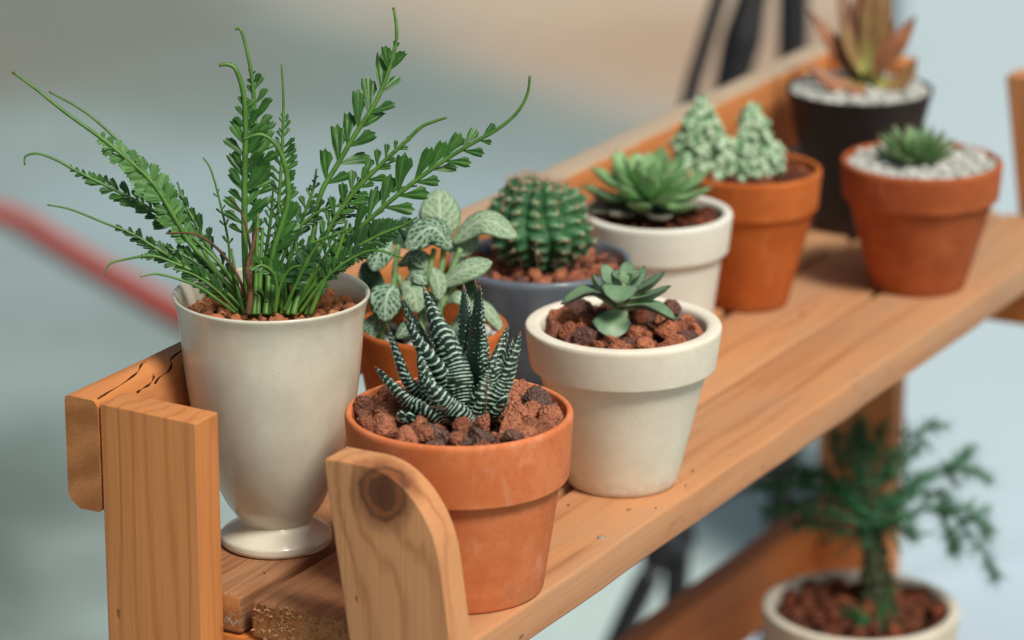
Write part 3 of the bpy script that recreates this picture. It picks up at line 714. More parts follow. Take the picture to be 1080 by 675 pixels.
K = [
 # px points from base to tip
 dict(px=[(262, 326), (236, 296), (200, 256), (188, 236), (160, 192), (120, 156), (96, 138), (68, 118), (38, 94), (13, 76)], d0=.3, d1=1.5, t0=.27, t1=.74, Ll=.74, Lr=.62, wf=.62, step=.32, ang=58, mat='fern_sunlit', shape='lobe', seed=1, rad=.085),
 dict(px=[(258, 326), (225, 280), (180, 215), (140, 165), (106, 131), (80, 112), (52, 97)], d0=-.4, d1=-1, t0=.35, t1=.66, Ll=.5, Lr=.5, shape='lobe', step=.4, seed=2, rad=.06),
 dict(px=[(262, 324), (235, 282), (200, 248), (175, 231), (150, 215), (120, 200), (80, 180), (60, 169), (40, 162), (27, 165), (26, 174)], d0=0, d1=.5, t0=.25, t1=.86, Ll=0.72, Lr=0.67, wf=.5, step=.27, ang=48, mat='fern', shape='fan', seed=3, rad=.06),
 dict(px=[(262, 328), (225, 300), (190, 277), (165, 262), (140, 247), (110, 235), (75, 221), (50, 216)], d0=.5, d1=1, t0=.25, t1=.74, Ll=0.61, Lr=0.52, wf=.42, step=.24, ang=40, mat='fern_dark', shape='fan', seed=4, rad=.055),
 dict(px=[(258, 328), (238, 308), (215, 292), (185, 278), (160, 270), (130, 274), (115, 279), (111, 291)], d0=.8, d1=1.6, t0=.2, t1=.80, Ll=0.52, Lr=0.43, wf=.42, step=.24, ang=42, mat='fern', shape='fan', seed=5, rad=.055),
 dict(px=[(248, 330), (232, 318), (212, 304), (190, 295), (165, 289), (148, 292)], d0=1.0, d1=2, t0=.9, t1=.0, seed=6, rad=.055),
 dict(px=[(250, 328), (228, 306), (205, 290), (182, 283)], d0=.9, d1=1.5, t0=.2, t1=.98, Ll=0.65, Lr=0.58, wf=.4, step=.24, mat='fern_dark', seed=46, rad=.05),
 dict(px=[(255, 326), (232, 300), (205, 276), (178, 262), (160, 252)], d0=.2, d1=.6, t0=.2, t1=.98, Ll=0.72, Lr=0.61, wf=.4, step=.26, ang=40, mat='fern', seed=47, rad=.05),
 dict(px=[(261, 324), (258, 257), (258, 186), (259, 140), (257, 100), (249, 74), (240, 68), (231, 69)], d0=.2, d1=.5, t0=.28, t1=.88, Ll=1.0, Lr=1.2, wf=.40, step=.36, ang=52, shape='fan', seed=7, rad=.11),
 dict(px=[(266, 324), (268, 250), (269, 180), (269, 130), (266, 85), (260, 52), (254, 32), (248, 31)], d0=-.6, d1=-.6, t0=.35, t1=.88, Ll=.65, Lr=1.0, wf=.42, step=.32, ang=55, shape='fan', seed=8, rad=.08),
 dict(px=[(284, 324), (290, 260), (295, 200), (298, 150), (299, 105), (297, 68)], d0=-1.2, d1=-1.2, t0=.35, t1=.84, Ll=.55, Lr=.75, wf=.26, step=.25, ang=55, shape='narrow', mat='fern', seed=9, rad=.065),
 dict(px=[(282, 324), (287, 271), (298, 234), (304, 208), (301, 176), (291, 153), (275, 142), (256, 147)], d0=.8, d1=1.4, t0=.2, t1=.62, Ll=.5, Lr=.95, wf=.36, step=.30, ang=45, shape='fan', seed=10, rad=.1),
 dict(px=[(306, 322), (320, 290), (330, 250), (338, 205), (355, 175), (375, 141), (395, 110), (408, 80), (417, 48), (418, 28), (415, 8)], d0=0, d1=-.3, t0=.40, t1=.93, Ll=1.62, Lr=1.35, wf=.36, step=.80, ang=48, shape='fan', seed=11, rad=.095, roll=30),
 dict(px=[(312, 326), (325, 296), (345, 245), (370, 207), (400, 175), (428, 149), (444, 134), (458, 128), (471, 124)], d0=.3, d1=.8, t0=.3, t1=.86, Ll=0.80, Lr=0.72, wf=.55, step=.45, ang=50, shape='round', seed=12, rad=.085),
 dict(px=[(318, 328), (340, 284), (370, 250), (400, 222), (425, 201), (450, 182), (475, 165), (500, 150), (525, 136), (545, 119), (556, 100), (559, 80)], d0=.6, d1=1.5, t0=.28, t1=.84, Ll=1.5, Lr=1.1, wf=.42, step=.70, ang=45, shape='round', seed=13, rad=.085, roll=30),
 dict(px=[(310, 328), (335, 296), (365, 268), (400, 248), (425, 238), (440, 229)], d0=.9, d1=1.6, t0=.3, t1=1.0, Ll=0.72, Lr=0.61, wf=.6, step=.28, shape='lobe', mat='fern_dark', seed=14, rad=.07),
 dict(px=[(316, 330), (338, 300), (365, 276), (395, 264), (425, 272)], d0=1.2, d1=2.2, t0=.3, t1=.85, Ll=0.61, Lr=0.43, wf=.4, step=.26, mat='fern_dark', seed=15, rad=.06),
 dict(px=[(327, 332), (338, 306), (352, 278), (362, 248), (366, 232)], d0=1.4, d1=1.5, t0=.2, t1=.95, Ll=.35, Lr=.32, wf=.5, step=.32, shape='lobe', mat='fern', seed=16, rad=.08),
 dict(px=[(300, 328), (312, 300), (326, 272), (337, 256)], d0=1.4, d1=2.0, t0=.3, t1=1.0, Ll=.55, Lr=.5, wf=.6, step=.24, shape='lobe', mat='fern_dark', seed=17, rad=.07),
 dict(px=[(290, 330), (292, 306), (288, 288), (276, 280), (264, 286)], d0=1.6, d1=2.4, t0=.4, t1=1.0, Ll=.5, Lr=.55, wf=.7, step=.24, shape='lobe', mat='fern', seed=18, rad=.07),
 dict(px=[(290, 330), (296, 300), (306, 284), (318, 280)], d0=1.6, d1=2.2, t0=.4, t1=1.0, Ll=.4, Lr=.45, wf=.7, step=.26, shape='lobe', mat='fern_dark', seed=58, rad=.06),
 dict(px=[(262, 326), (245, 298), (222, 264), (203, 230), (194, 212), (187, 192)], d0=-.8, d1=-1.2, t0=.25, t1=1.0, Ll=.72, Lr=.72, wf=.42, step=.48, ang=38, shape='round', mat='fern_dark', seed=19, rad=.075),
 dict(px=[(262, 320), (250, 290), (230, 263), (205, 247), (175, 246)], d0=.8, d1=1.6, t0=.9, t1=0, seed=20, stalkmat='dead', rad=.055),
 dict(px=[(263, 326), (266, 290), (262, 250), (254, 224), (242, 208)], d0=.6, d1=.8, t0=.9, t1=0, seed=21, stalkmat='dead', rad=.05),
 dict(px=[(262, 332), (264, 306), (261, 284), (266, 262), (271, 240)], d0=1.5, d1=1.2, t0=.9, t1=0, seed=22, stalkmat='dead', rad=.10),
 dict(px=[(276, 328), (279, 280), (285, 235), (288, 200)], d0=-.2, d1=.2, t0=.3, t1=.98, Ll=.5, Lr=.6, wf=.38, step=.33, seed=23, rad=.07, shape='narrow'),
 dict(px=[(252, 326), (244, 290), (240, 250), (230, 205), (222, 178), (214, 166)], d0=-.5, d1=0, t0=.3, t1=.9, Ll=.35, Lr=.3, wf=.3, step=.6, seed=24, rad=.045, shape='narrow'),
 dict(px=[(300, 326), (305, 280), (318, 235), (330, 200), (334, 178)], d0=-.6, d1=-1, t0=.3, t1=1, Ll=.62, Lr=.55, wf=.45, step=.36, seed=25, rad=.07, shape='round'),
 dict(px=[(306, 326), (322, 284), (350, 240), (380, 214), (412, 200), (440, 196)], d0=-.3, d1=-.2, t0=.3, t1=1, Ll=.55, Lr=.5, wf=.36, step=.33, seed=26, rad=.065, shape='narrow', mat='fern_dark'),
 dict(px=[(313, 328), (332, 288), (356, 254), (388, 232), (405, 222)], d0=.2, d1=.9, t0=.25, t1=1, Ll=.5, Lr=.5, wf=.5, step=.33, seed=27, rad=.065, shape='fan', mat='fern'),
 dict(px=[(296, 326), (302, 290), (322, 262), (346, 250), (372, 240)], d0=.9, d1=1.6, t0=.25, t1=1, Ll=.5, Lr=.45, wf=.45, step=.3, seed=28, rad=.065, shape='narrow', mat='fern'),
 dict(px=[(290, 326), (296, 280), (312, 244), (338, 222), (360, 214), (386, 184), (420, 168)], d0=0, d1=.5, t0=.3, t1=.9, Ll=.45, Lr=.5, wf=.4, step=.36, seed=29, rad=.06, shape='round', mat='fern_dark'),
]
for k in K: frond(**k)
for i, (x0, x1, x2, y2) in enumerate([(258, 250, 244, 262), (272, 274, 277, 240), (280, 283, 282, 262), (297, 299, 308, 258), (303, 312, 322, 262), (309, 318, 330, 268), (322, 332, 345, 290), (268, 270, 272, 225), (287, 288, 296, 250)]):
    frond(px=[(x0, 332), (x1, 300), (x2, y2)], d0=.9+.2*(i % 3), d1=.6, t0=.9, t1=0, rad=.075+.02*(i % 3), seed=70+i)

# ------------------------------------------------------------------ front terracotta pot with the zebra plant
B = Vector((-.74, -10.93, 0)); HB = 6.66
FB = thing('potted_haworthia', B, 'nearest bright terracotta pot with a striped zebra succulent in lava rock', 'potted plant', 'pots of plants on the upper shelf')
ri, zs = clay_pot(B, HB, 4.08, 3.02, 2.42, lip=.27, mat=M['terra'], parent=FB, soil=.42, step=.42, Rband=3.97, bev=.1)
gravel(B, zs+.05, ri+.02, (.34, .74), 44, M['lava'], FB, sub=4, layers=2, seed=12, rough=.15, planes=8, pile=.2)
def zebra():
    m = N('zebra_leaf', .42, .45); mk = m.mark(); c = m.coord(); u, v, uvv = m.uv()
    base = m.mix(m.ramp(v, 0, .7), srgb(18, 38, 28), srgb(28, 50, 40)); base = m.mix(m.ramp(v, .93, 1.0), base, srgb(150, 96, 70))
    n = m.noise(c, 10, 3)
    cl = m.mix(m.ramp(mk, .42, .70), base, m.mix(n, srgb(196, 220, 204), srgb(160, 196, 178)))
    m.col(cl); m.bump(n, .1, .03); return m.m
M['zebra'] = zebra()
HP = Vector((B.x, B.y, zs+.2))
random.seed(31)
hb = MB(); hb.lathe(soften([(0, -.2), (.7, -.1, .2), (.62, .6, .3), (.2, 1.0, .2), (0, 1.05)]), HP+Vector((.15, 0, .1)), 24); HPL = hb.build('rosette', leafmat('rosette_heart', (36, 62, 44), (30, 54, 38), trans=0), FB)
ZL = [ # base, mid, tip (px), nearness at base/tip, width
 ((487, 428), (470, 398), (425, 334), .3, .9, .78), ((492, 424), (462, 385), (421, 310), 0, .3, .70), ((470, 434), (432, 400), (408, 341), .5, .8, .50),
 ((484, 426), (478, 380), (446, 302), .6, 1.0, .92), ((493, 420), (492, 370), (489, 299), -.3, -.4, .55), ((500, 420), (502, 360), (506, 300), .1, .1, .62),
 ((505, 424), (508, 370), (501, 294), -.4, -.5, .45), ((500, 430), (515, 395), (536, 341), .7, .7, .62), ((515, 436), (532, 400), (549, 349), .7, 1.1, .52),
 ((508, 428), (528, 388), (541, 356), .1, .3, .50), ((468, 442), (430, 420), (395, 386), .9, 1.2, .50), ((478, 440), (455, 412), (440, 366), 1.1, 1.2, .70),
 ((490, 444), (470, 425), (440, 390), 1.2, 1.6, .66), ((520, 436), (528, 426), (534, 415), .9, 1.4, .42),
 ((500, 440), (520, 405), (526, 372), .9, 1.1, .46), ((440, 438), (425, 440), (424, 433), 1.2, 1.4, .34)]
for j, (b_, m_, t_, d0, d1, w_) in enumerate(ZL):
    P = [at(*b_, HP, d0), at((b_[0]*.55+m_[0]*.45), (b_[1]*.5+m_[1]*.5), HP, d0+.25), at(*m_, HP, (d0+d1)/2+.15), at((m_[0]+t_[0])/2, (m_[1]+t_[1])/2, HP, d1+.2), at(*t_, HP, d1-.1)]
    Ln = sum((a_-c_).length for a_, c_ in zip(P, P[1:]))
    w_ *= (1.9 if j in (0, 2, 7, 8, 10) else 1.55); mb = MB(); ns = Ln*6.2; sd_ = j*7.3
    def disp(t, a_, cu, su, ns=ns, sd_=sd_):
        wob = .9*noise.noise(Vector((cu*1.6+sd_, t*5, su)))
        s1 = math.sin(2*math.pi*(t*ns+.35*math.sin(a_*2+sd_)+wob*.5))
        br = noise.noise(Vector((cu*4.5+sd_, t*ns*1.0, su*4.5)))
        edge = (1.0 if abs(cu) < .7 else .25) if (su > .1) else 0
        dots = .5+.5*math.sin(a_*7+sd_+(math.floor(t*ns) % 2)*2.4)
        k = max(0, s1-.26-edge*.6+br*.8)
        k *= (1 if t < .6 else (1-.55*(t-.6)/.4*1.2)+dots*.35*(t > .6))
        return max(0, min(1, k*1.5))*(1 if t < .965 else 0)
    nv = max(40, int(Ln*56))
    ax = (HP+Vector((0, 0, .5)))-P[2]; ax.z = 0; hint = ax.normalized()*1.0+Vector((0, 0, .6))+fw*(.0)
    if hint.length < .1: hint = Vector((0, 0, 1))
    fleshy(mb, P, [(0, w_*.9), (.3, w_), (.55, w_*.80), (.82, w_*.42), (.96, w_*.14), (1, .02)], [(0, w_*.5), (.3, w_*.55), (.8, w_*.28), (1, .02)], hint, nu=26, nv=nv, disp=disp, cup=.05)
    mb.build('leaf', M['zebra'], HPL)
gravel(B, zs+.0, ri-.05, (.10, .24), 130, M['lava'], FB, sub=2, layers=1, seed=14, name='grit')
# dry grass stalks among the rocks
dr = MB()
for pts in ([(512, 440), (513, 410), (514, 395)], [(398, 428), (408, 436), (421, 444)], [(452, 429), (462, 430), (470, 431)]): dr.tube([at(x, y, HP, 2.2) for x, y in pts], .03, 5)
dr.build('twig', M['dead'], FB)

# ------------------------------------------------------------------ cream pot with the dark edged succulent
Cc = Vector((11.78, -11.03, 0)); HC = 6.49
FC = thing('potted_succulent', Cc, 'cream clay pot with a small dark edged succulent, right of the nearest terracotta pot', 'potted plant', 'pots of plants on the upper shelf')
ri, zs = clay_pot(Cc, HC, 3.8, 2.12, 1.72, lip=.62, mat=M['cream'], parent=FC, soil=.45, step=.52, Rband=3.62, bev=.26, foot=.3)
gravel(Cc, zs+.02, ri+.05, (.34, .70), 34, M['lava_red'], FC, sub=4, layers=2, seed=17, rough=.13)
def succ(name, c1, c2, tip, base, tiplo=.8, edge=.455):
    m = N(name, .45, .4); u, v, uvv = m.uv(); c = m.coord()
    uu = m.math('ABSOLUTE', m.math('SUBTRACT', u, .5))
    cl = m.mix(m.ramp(m.noise(c, 1.1, 3), .35, .65), srgb(*c1), srgb(*c2)); cl = m.mix(m.ramp(v, .38, .0), cl, srgb(*base))
    e = m.math('MAXIMUM', m.ramp(uu, edge, .497), m.ramp(v, tiplo, 1.0)); cl = m.mix(m.math('MULTIPLY', e, .85), cl, srgb(*tip))
    m.col(cl); m.bump(m.noise(c, 6, 3), .12, .04); m.b.inputs['Subsurface Weight'].default_value = .08; m.b.inputs['Subsurface Radius'].default_value = (.002, .003, .001)
    return m.m
M['suc'] = succ('dark_edged_leaf', (98, 130, 100), (120, 152, 114), (50, 38, 44), (176, 196, 150), tiplo=.86, edge=.385)
M['suc_stem'] = leafmat('succulent_stem', (150, 172, 124), (136, 158, 110), trans=0)
SP = Vector((Cc.x, Cc.y, zs))
mb = MB(); mb.tube([at(655, 352, SP, .0), at(653, 335, SP, .1), at(655, 318, SP, .1), at(658, 300, SP, 0)], [(0, .26), (.6, .3), (1, .2)], 12); SS = mb.build('stem', M['suc_stem'], FC)
SL = [((651, 314), (634, 304), (624, 288), .2, .7, .34), ((654, 314), (644, 297), (636, 277), 0, -.2, .52), ((657, 312), (661, 294), (661, 274), -.2, -.6, .50), ((660, 313), (672, 298), (680, 280), .0, -.4, .36),
      ((662, 312), (682, 301), (702, 286), .3, .6, .52), ((662, 316), (684, 312), (708, 301), .4, .9, .56), ((656, 308), (654, 304), (652, 320), .5, 2.1, .98),
      ((648, 320), (622, 306), (591, 321), .3, .6, .62), ((657, 324), (686, 322), (714, 338), .5, 1.3, .66), ((655, 328), (646, 340), (646, 358), .6, 1.5, 1.02), ((656, 306), (650, 294), (649, 284), .5, .8, .4), ((661, 306), (668, 292), (668, 284), .4, .5, .4)]
for (b_, m_, t_, d0, d1, w_) in SL:
    P = [at(*b_, SP, d0), at(*m_, SP, (d0+d1)/2+.1), at(*t_, SP, d1)]
    w2 = w_*1.55; ax = (SP+Vector((0, 0, 3.0)))-P[1]; hint = Vector((0, 0, 1.0))+ax.normalized()*.7
    mb = MB(); fleshy(mb, P, [(0, w2*.4), (.25, w2*.7), (.6, w2), (.82, w2*.72), (.95, w2*.25), (1, .02)], [(0, .22), (.5, .30), (.85, .18), (1, .02)], hint, nu=18, nv=20, cup=.18)
    mb.build('leaf', M['suc'], SS)

# ------------------------------------------------------------------ slate pot with the ball cactus
D = onz(570, 272, 6.3); D.z = 0
FD = thing('potted_cactus', D, 'slate blue glazed pot with a round ribbed spiny cactus, beside the back rail', 'potted plant', 'pots of plants on the upper shelf')
pr = soften([(0, .3), (1.9, .3, .1), (2.2, 0, .1), (2.5, 0, .2), (3.1, 2.0, .9), (3.62, 4.6, .8), (3.8, 6.1, .1), (3.72, 6.3, .1), (3.5, 6.3, .1), (3.4, 5.9, .2), (3.3, 5.2)])
mb = MB(); mb.lathe(pr, D, 110, .004); mb.build('pot', M['bluegrey'], FD)
s_ = MB(); s_.add([(D.x, D.y, 5.6)]+[(D.x+3.36*math.cos(k*.1309), D.y+3.36*math.sin(k*.1309), 5.55) for k in range(48)], [(0, 1+k, 1+(k+1) % 48) for k in range(48)]); s_.build('soil', M['soil'], FD)
gravel(D, 5.75, 3.4, (.22, .5), 60, M['lava_red'], FD, sub=3, layers=2, seed=23, rough=.1)
def cactusmat(name, c1, c2, top):
    m = N(name, .55, .3); mk = m.mark(); c = m.coord()
    cl = m.mix(m.noise(c, 1.2, 4), srgb(*c1), srgb(*c2)); cl = m.mix(m.ramp(mk, .25, .95), cl, srgb(*top))
    m.col(cl); m.bump(m.noise(c, 5, 4), .2, .06); return m.m
M['cactus'] = cactusmat('cactus_skin', (36, 80, 46), (58, 108, 66), (120, 160, 120))
M['spine'] = N('spine', .6, .3).col(srgb(176, 144, 122)).m
M['areole'] = N('areole_wool', .95, .1).col(srgb(186, 178, 152)).m
cc = at(568, 238, (D.x-.2, D.y, 6.8)); ra, rz_ = 2.12, 2.05; NR = 13
mb = MB(); sp = MB(); ar = MB(); nth, nph = NR*14, 90; vs = []; mk = []
def cpt(th_, ph_):
    th0 = th_; th_ = th_+.10*math.sin(ph_*2)+.06*noise.noise(Vector((math.cos(th_)*2, math.sin(th_)*2, ph_*2)))
    rb = abs(math.sin(NR*th_/2)); rib = rb**.8
    rowf = ph_/math.pi*12+.25*noise.noise(Vector((math.cos(th_)*3, math.sin(th_)*3, 4))); tub = .5+.5*math.cos(2*math.pi*rowf)
    sn = math.sin(ph_); k = 1-.17*(1-rib)*min(1, sn*1.6)-.085*(1-tub)*rib*sn+.17*noise.noise(Vector((math.cos(th_)*1.5, math.sin(th_)*1.5, ph_*1.5)))
    dip = .25*math.exp(-(ph_/.28)**2)
    tilt = Vector((math.cos(th0)*ra*k*sn**.85, math.sin(th0)*ra*k*sn**.85, rz_*k*math.cos(ph_)-dip))
    return cc+tilt, rib*tub
for i in range(nph+1):
    for j in range(nth):
        p, m_ = cpt(2*math.pi*j/nth, math.pi*(.005+.99*i/nph)); vs.append(p); mk.append(m_*.8)
mb.add(vs, [(i*nth+j, i*nth+(j+1) % nth, (i+1)*nth+(j+1) % nth, (i+1)*nth+j) for i in range(nph) for j in range(nth)], None, mk)
CB = mb.build('cactus', M['cactus'], FD)
random.seed(3)
for r_ in range(NR):
    th_ = 2*math.pi*(r_+.5)/NR
    for q in range(1, 10):
        ph_ = math.pi*q/12
        p, _ = cpt(th_, ph_); n_ = (p-cc).normalized()
        vs, fs = ico(1); ar.add([p+v*random.uniform(.05, .10) for v in vs], fs)
        for s2 in range(random.randint(2, 6) if q > 2 else 10):
            d = (n_*.6+Vector([random.gauss(0, 1) for _ in range(3)]).normalized()*.75).normalized()*random.uniform(.28, .55)
            a_ = d.orthogonal().normalized()*.02; b2 = d.cross(a_).normalized()*.02
            sp.add([p+a_, p-a_*.5+b2, p-a_*.5-b2, p+d], [(0, 1, 3), (1, 2, 3), (2, 0, 3)])
tag(sp.build('spines', M['spine'], CB, smooth=False), kind='stuff'); tag(ar.build('areoles', M['areole'], CB), kind='stuff')

# ------------------------------------------------------------------ small terracotta pot with the white veined nerve plant
E_ = onz(455, 341, 6.2); E_.z = 0
FE = thing('potted_fittonia', E_, 'small terracotta pot of pale white veined leaves, behind the goblet cup', 'potted plant', 'pots of plants on the upper shelf')
ri, zs = clay_pot(E_, 6.2, 2.98, 2.0, 1.5, lip=.25, mat=M['terra_deep'], parent=FE, soil=.8, step=.2, bev=.1)
gravel(E_, zs, ri, (.16, .34), 60, M['pebble'], FE, sub=2, layers=1, seed=8, planes=7, rough=.04)
def fitt(name, g1, g2, vein, amt):
    m = N(name, .55, .3); u, v, uvv = m.uv(); c = m.coord()
    uu = m.math('ABSOLUTE', m.math('SUBTRACT', u, .5))
    wob = m.math('MULTIPLY', m.math('SUBTRACT', m.noise(c, 3.0, 2), .5), .9)
    side = m.math('ABSOLUTE', m.math('SUBTRACT', m.math('FRACT', m.math('ADD', wob, m.math('SUBTRACT', m.math('MULTIPLY', v, 7.0), m.math('MULTIPLY', uu, 5.0)))), .5))
    e = m.math('MAXIMUM', m.ramp(side, .17, .05), m.ramp(uu, .06, .02))
    net = m.ramp(m.voro(c, 4.4, 'DISTANCE_TO_EDGE'), .09, .03)
    e = m.math('MAXIMUM', e, m.math('MULTIPLY', net, .9)); e = m.math('MULTIPLY', e, m.ramp(uu, .49, .42))
    cl = m.mix(m.noise(c, 1, 2), srgb(*g1), srgb(*g2)); cl = m.mix(m.math('MULTIPLY', e, amt), cl, srgb(*vein)); m.col(cl)
    m.bump(e, .4, .05)
    tr = m.n('BsdfTranslucent'); m.l(cl, tr.inputs[0]); mx = m.n('MixShader'); mx.inputs[0].default_value = .2
    out = [x for x in m.t.nodes if x.type == 'OUTPUT_MATERIAL'][0]
    m.l(m.b.outputs[0], mx.inputs[1]); m.l(tr.outputs[0], mx.inputs[2]); m.l(mx.outputs[0], out.inputs[0]); return m.m
M['fitt'] = fitt('nerve_leaf', (44, 92, 58), (58, 108, 70), (190, 214, 190), .9)
M['fitt_pale'] = fitt('nerve_leaf_pale', (120, 154, 116), (136, 168, 128), (196, 214, 188), .8)
M['fitt_stem'] = leafmat('nerve_stem', (136, 168, 116), (118, 152, 98), trans=0)
EP = Vector((E_.x, E_.y, zs))
mb = MB(); random.seed(6)
stems = [[(447, 372), (444, 330), (452, 290), (458, 262)], [(462, 366), (458, 320), (466, 280), (468, 262)], [(400, 372), (402, 350), (412, 330), (416, 290), (420, 258)], [(440, 372), (430, 330), (420, 290)], [(470, 360), (464, 330), (478, 300)], [(450, 340), (440, 300), (436, 270)], [(458, 330), (470, 300), (486, 262)]]
for s2 in stems: mb.tube([at(x, y, EP, .3) for x, y in s2], [(0, .17), (1, .11)], 8)
ES = mb.build('stems', M['fitt_stem'], FE)
EL = [ # base, mid, tip, near0, near1, width, face, mat
 ((462, 258), (464, 228), (462, 199), 0, -.6, 1.45, 'c', 'fitt_pale'), ((476, 256), (510, 232), (546, 250), .1, .6, 1.05, 'u', 'fitt_pale'), ((477, 262), (455, 240), (428, 262), .6, 1.2, 1.25, 'u', 'fitt'),
 ((412, 252), (402, 262), (393, 286), .5, 1.0, .98, 'c', 'fitt'), ((417, 300), (408, 312), (406, 339), .9, 1.6, 1.22, 'c', 'fitt'), ((424, 298), (436, 308), (440, 330), .8, 1.3, .95, 'c', 'fitt_pale'),
 ((462, 302), (490, 284), (519, 276), .5, .8, .95, 'u', 'fitt_pale'), ((424, 302), (438, 290), (450, 300), .6, 1.1, .62, 'u', 'fitt'), ((405, 300), (388, 290), (378, 288), -.2, .3, 1.0, 'c', 'fitt_dark'),
 ((470, 262), (488, 258), (500, 240), -.3, -.6, .9, 'u', 'fitt_pale'), ((472, 350), (505, 322), (533, 352), .4, .6, .62, 'u', 'fitt_pale'), ((445, 262), (430, 240), (425, 228), -.6, -1.1, .6, 'c', 'fitt_dark'),
 ((432, 262), (418, 244), (402, 240), -.8, -1, .9, 'u', 'fitt_dark'), ((398, 330), (392, 345), (392, 358), .8, 1.0, .7, 'c', 'fitt'), ((446, 306), (455, 318), (462, 330), .6, .9, .6, 'c', 'fitt'), ((466, 340), (474, 355), (474, 375), .5, .8, .5, 'c', 'fitt')]
EL += [((452, 300), (444, 280), (436, 262), .3, .2, .9, 'c', 'fitt_pale'), ((470, 318), (482, 312), (496, 322), .7, 1.2, .6, 'u', 'fitt_pale'), ((456, 282), (462, 296), (463, 316), .9, 1.4, .62, 'c', 'fitt_pale'), ((440, 340), (428, 346), (418, 356), .9, 1.2, .6, 'u', 'fitt'), ((420, 280), (436, 270), (450, 282), .2, .4, .7, 'u', 'fitt'), ((480, 280), (492, 300), (496, 318), -.4, 0, .7, 'c', 'fitt_dark')]
M['fitt_dark'] = fitt('nerve_leaf_dark', (34, 70, 46), (42, 80, 52), (96, 128, 100), .6)
for k, (b_, m_, t_, d0, d1, w_, fc, mt) in enumerate(EL):
    P = [at(*b_, EP, d0), at(*m_, EP, (d0+d1)/2+.15), at(*t_, EP, d1)]
    hint = (-fw*.9+Vector((0, 0, .35))) if fc == 'c' else (Vector((0, 0, 1))-fw*.9)
    w_ *= 1.15; mb = MB(); blade(mb, P, [(0, w_*.15), (.12, w_*.5), (.35, w_*.95), (.6, w_), (.82, w_*.75), (.95, w_*.36), (1, .03)], hint, nv=18, nu=10, cup=-.18, wave=.06, seed=k)
    lf = mb.build('leaf', M[mt], ES); so = lf.modifiers.new('thick', 'SOLIDIFY'); so.thickness = .0005
# crumbs of soil and grit spilled on the boards
random.seed(77); cr = MB(); cr_o = Vector((9, -11.5, 0))
for cx, cy, r0, n in ((11.78, -11.03, 2.3, 16), (-.74, -10.93, 3.2, 12), (27, -5, 2.5, 8), (36, -5.1, 2.0, 8), (42, -10.8, 2.3, 10), (-1, -3, 2.3, 10)):
    for i in range(n):
        a_ = random.uniform(0, 6.28); r_ = r0+random.random()**2*2.2; x, y = cx+r_*math.cos(a_), cy+r_*math.sin(a_)
        if -13.8 < y < -9.9 or -9.3 < y < -5.3 or -4.5 < y < -.4: q = random.uniform(.025, .07); rock(cr, (x, y, q*.5), q, 1)
tag(cr.build('soil_crumbs', M['darklava'], origin=cr_o), 'dark crumbs of soil and grit spilled on the pine boards round the pots', 'soil', kind='stuff')
# ------------------------------------------------------------------ rosettes behind
def rosette(parent, c, n, L, mat, w, th0=80, th1=12, lift=.0, nv=12, name='leaf', order=None, curl=.35, tk=.22, seed=0, wt=None):
    random.seed(seed); c = Vector(c)
    for i in range(n):
        f = (i+.5)/n; az = i*2.39996+seed; el = R(th0+(th1-th0)*f**.8+random.uniform(-4, 4)); ln = L*(.35+.65*f**.6)*random.uniform(.92, 1.06)
        h_ = Vector((math.cos(az), math.sin(az), 0)); d = h_*math.cos(el)+Vector((0, 0, math.sin(el)))
        b_ = c+h_*.12+Vector((0, 0, lift*(1-f)))
        P = [b_, b_+d*ln*.5+h_*ln*.06-Vector((0, 0, curl*ln*.10)), b_+d*ln+Vector((0, 0, curl*ln*.22))]
        hint = (Vector((0, 0, 1))*math.cos(el)-h_*math.sin(el)); ww = w*(.55+.45*f)
        mb = MB(); fleshy(mb, P, [(t, ww*v) for t, v in (wt or [(0, .5), (.3, .72), (.62, 1), (.84, .78), (.95, .32), (1, .03)])], [(0, tk), (.6, tk), (.9, tk*.5), (1, .02)], hint, nu=12, nv=nv, cup=.2)
        mb.build(name, mat, parent)
F_ = onz(693, 222, 6.35); F_.z = 0
FF = thing('potted_echeveria', F_, 'chalk white pot with a green open rosette, behind the cream pot', 'potted plant', 'pots of plants on the upper shelf')
ri, zs = clay_pot(F_, 6.35, 3.26, 2.25, 1.75, lip=.45, mat=M['white_pot'], parent=FF, soil=.4, step=.42, Rband=3.12, bev=.2)
gravel(F_, zs, ri, (.2, .42), 50, M['darklava'], FF, sub=2, layers=2, seed=33)
M['ech'] = succ('rosette_leaf', (112, 158, 104), (146, 184, 128), (112, 112, 88), (176, 204, 132), tiplo=.88, edge=.47)
M['ech_old'] = succ('old_leaf', (120, 128, 108), (140, 132, 120), (110, 90, 88), (150, 160, 120))
fc0 = at(684, 222, (F_.x, F_.y, zs+.2), .2)
mb = MB(); mb.lathe(soften([(0, -.5), (.5, -.4, .1), (.45, .8, .3), (0, 1.0)]), fc0, 20); FS = mb.build('stem', M['suc_stem'], FF)
rosette(FS, fc0+Vector((0, 0, .45)), 36, 3.0, M['ech'], 1.2, 76, 0, lift=.55, seed=2)
rosette(FS, fc0+Vector((0, 0, .12)), 13, 3.0, M['ech_old'], 1.3, 10, 0, seed=5, curl=.1)

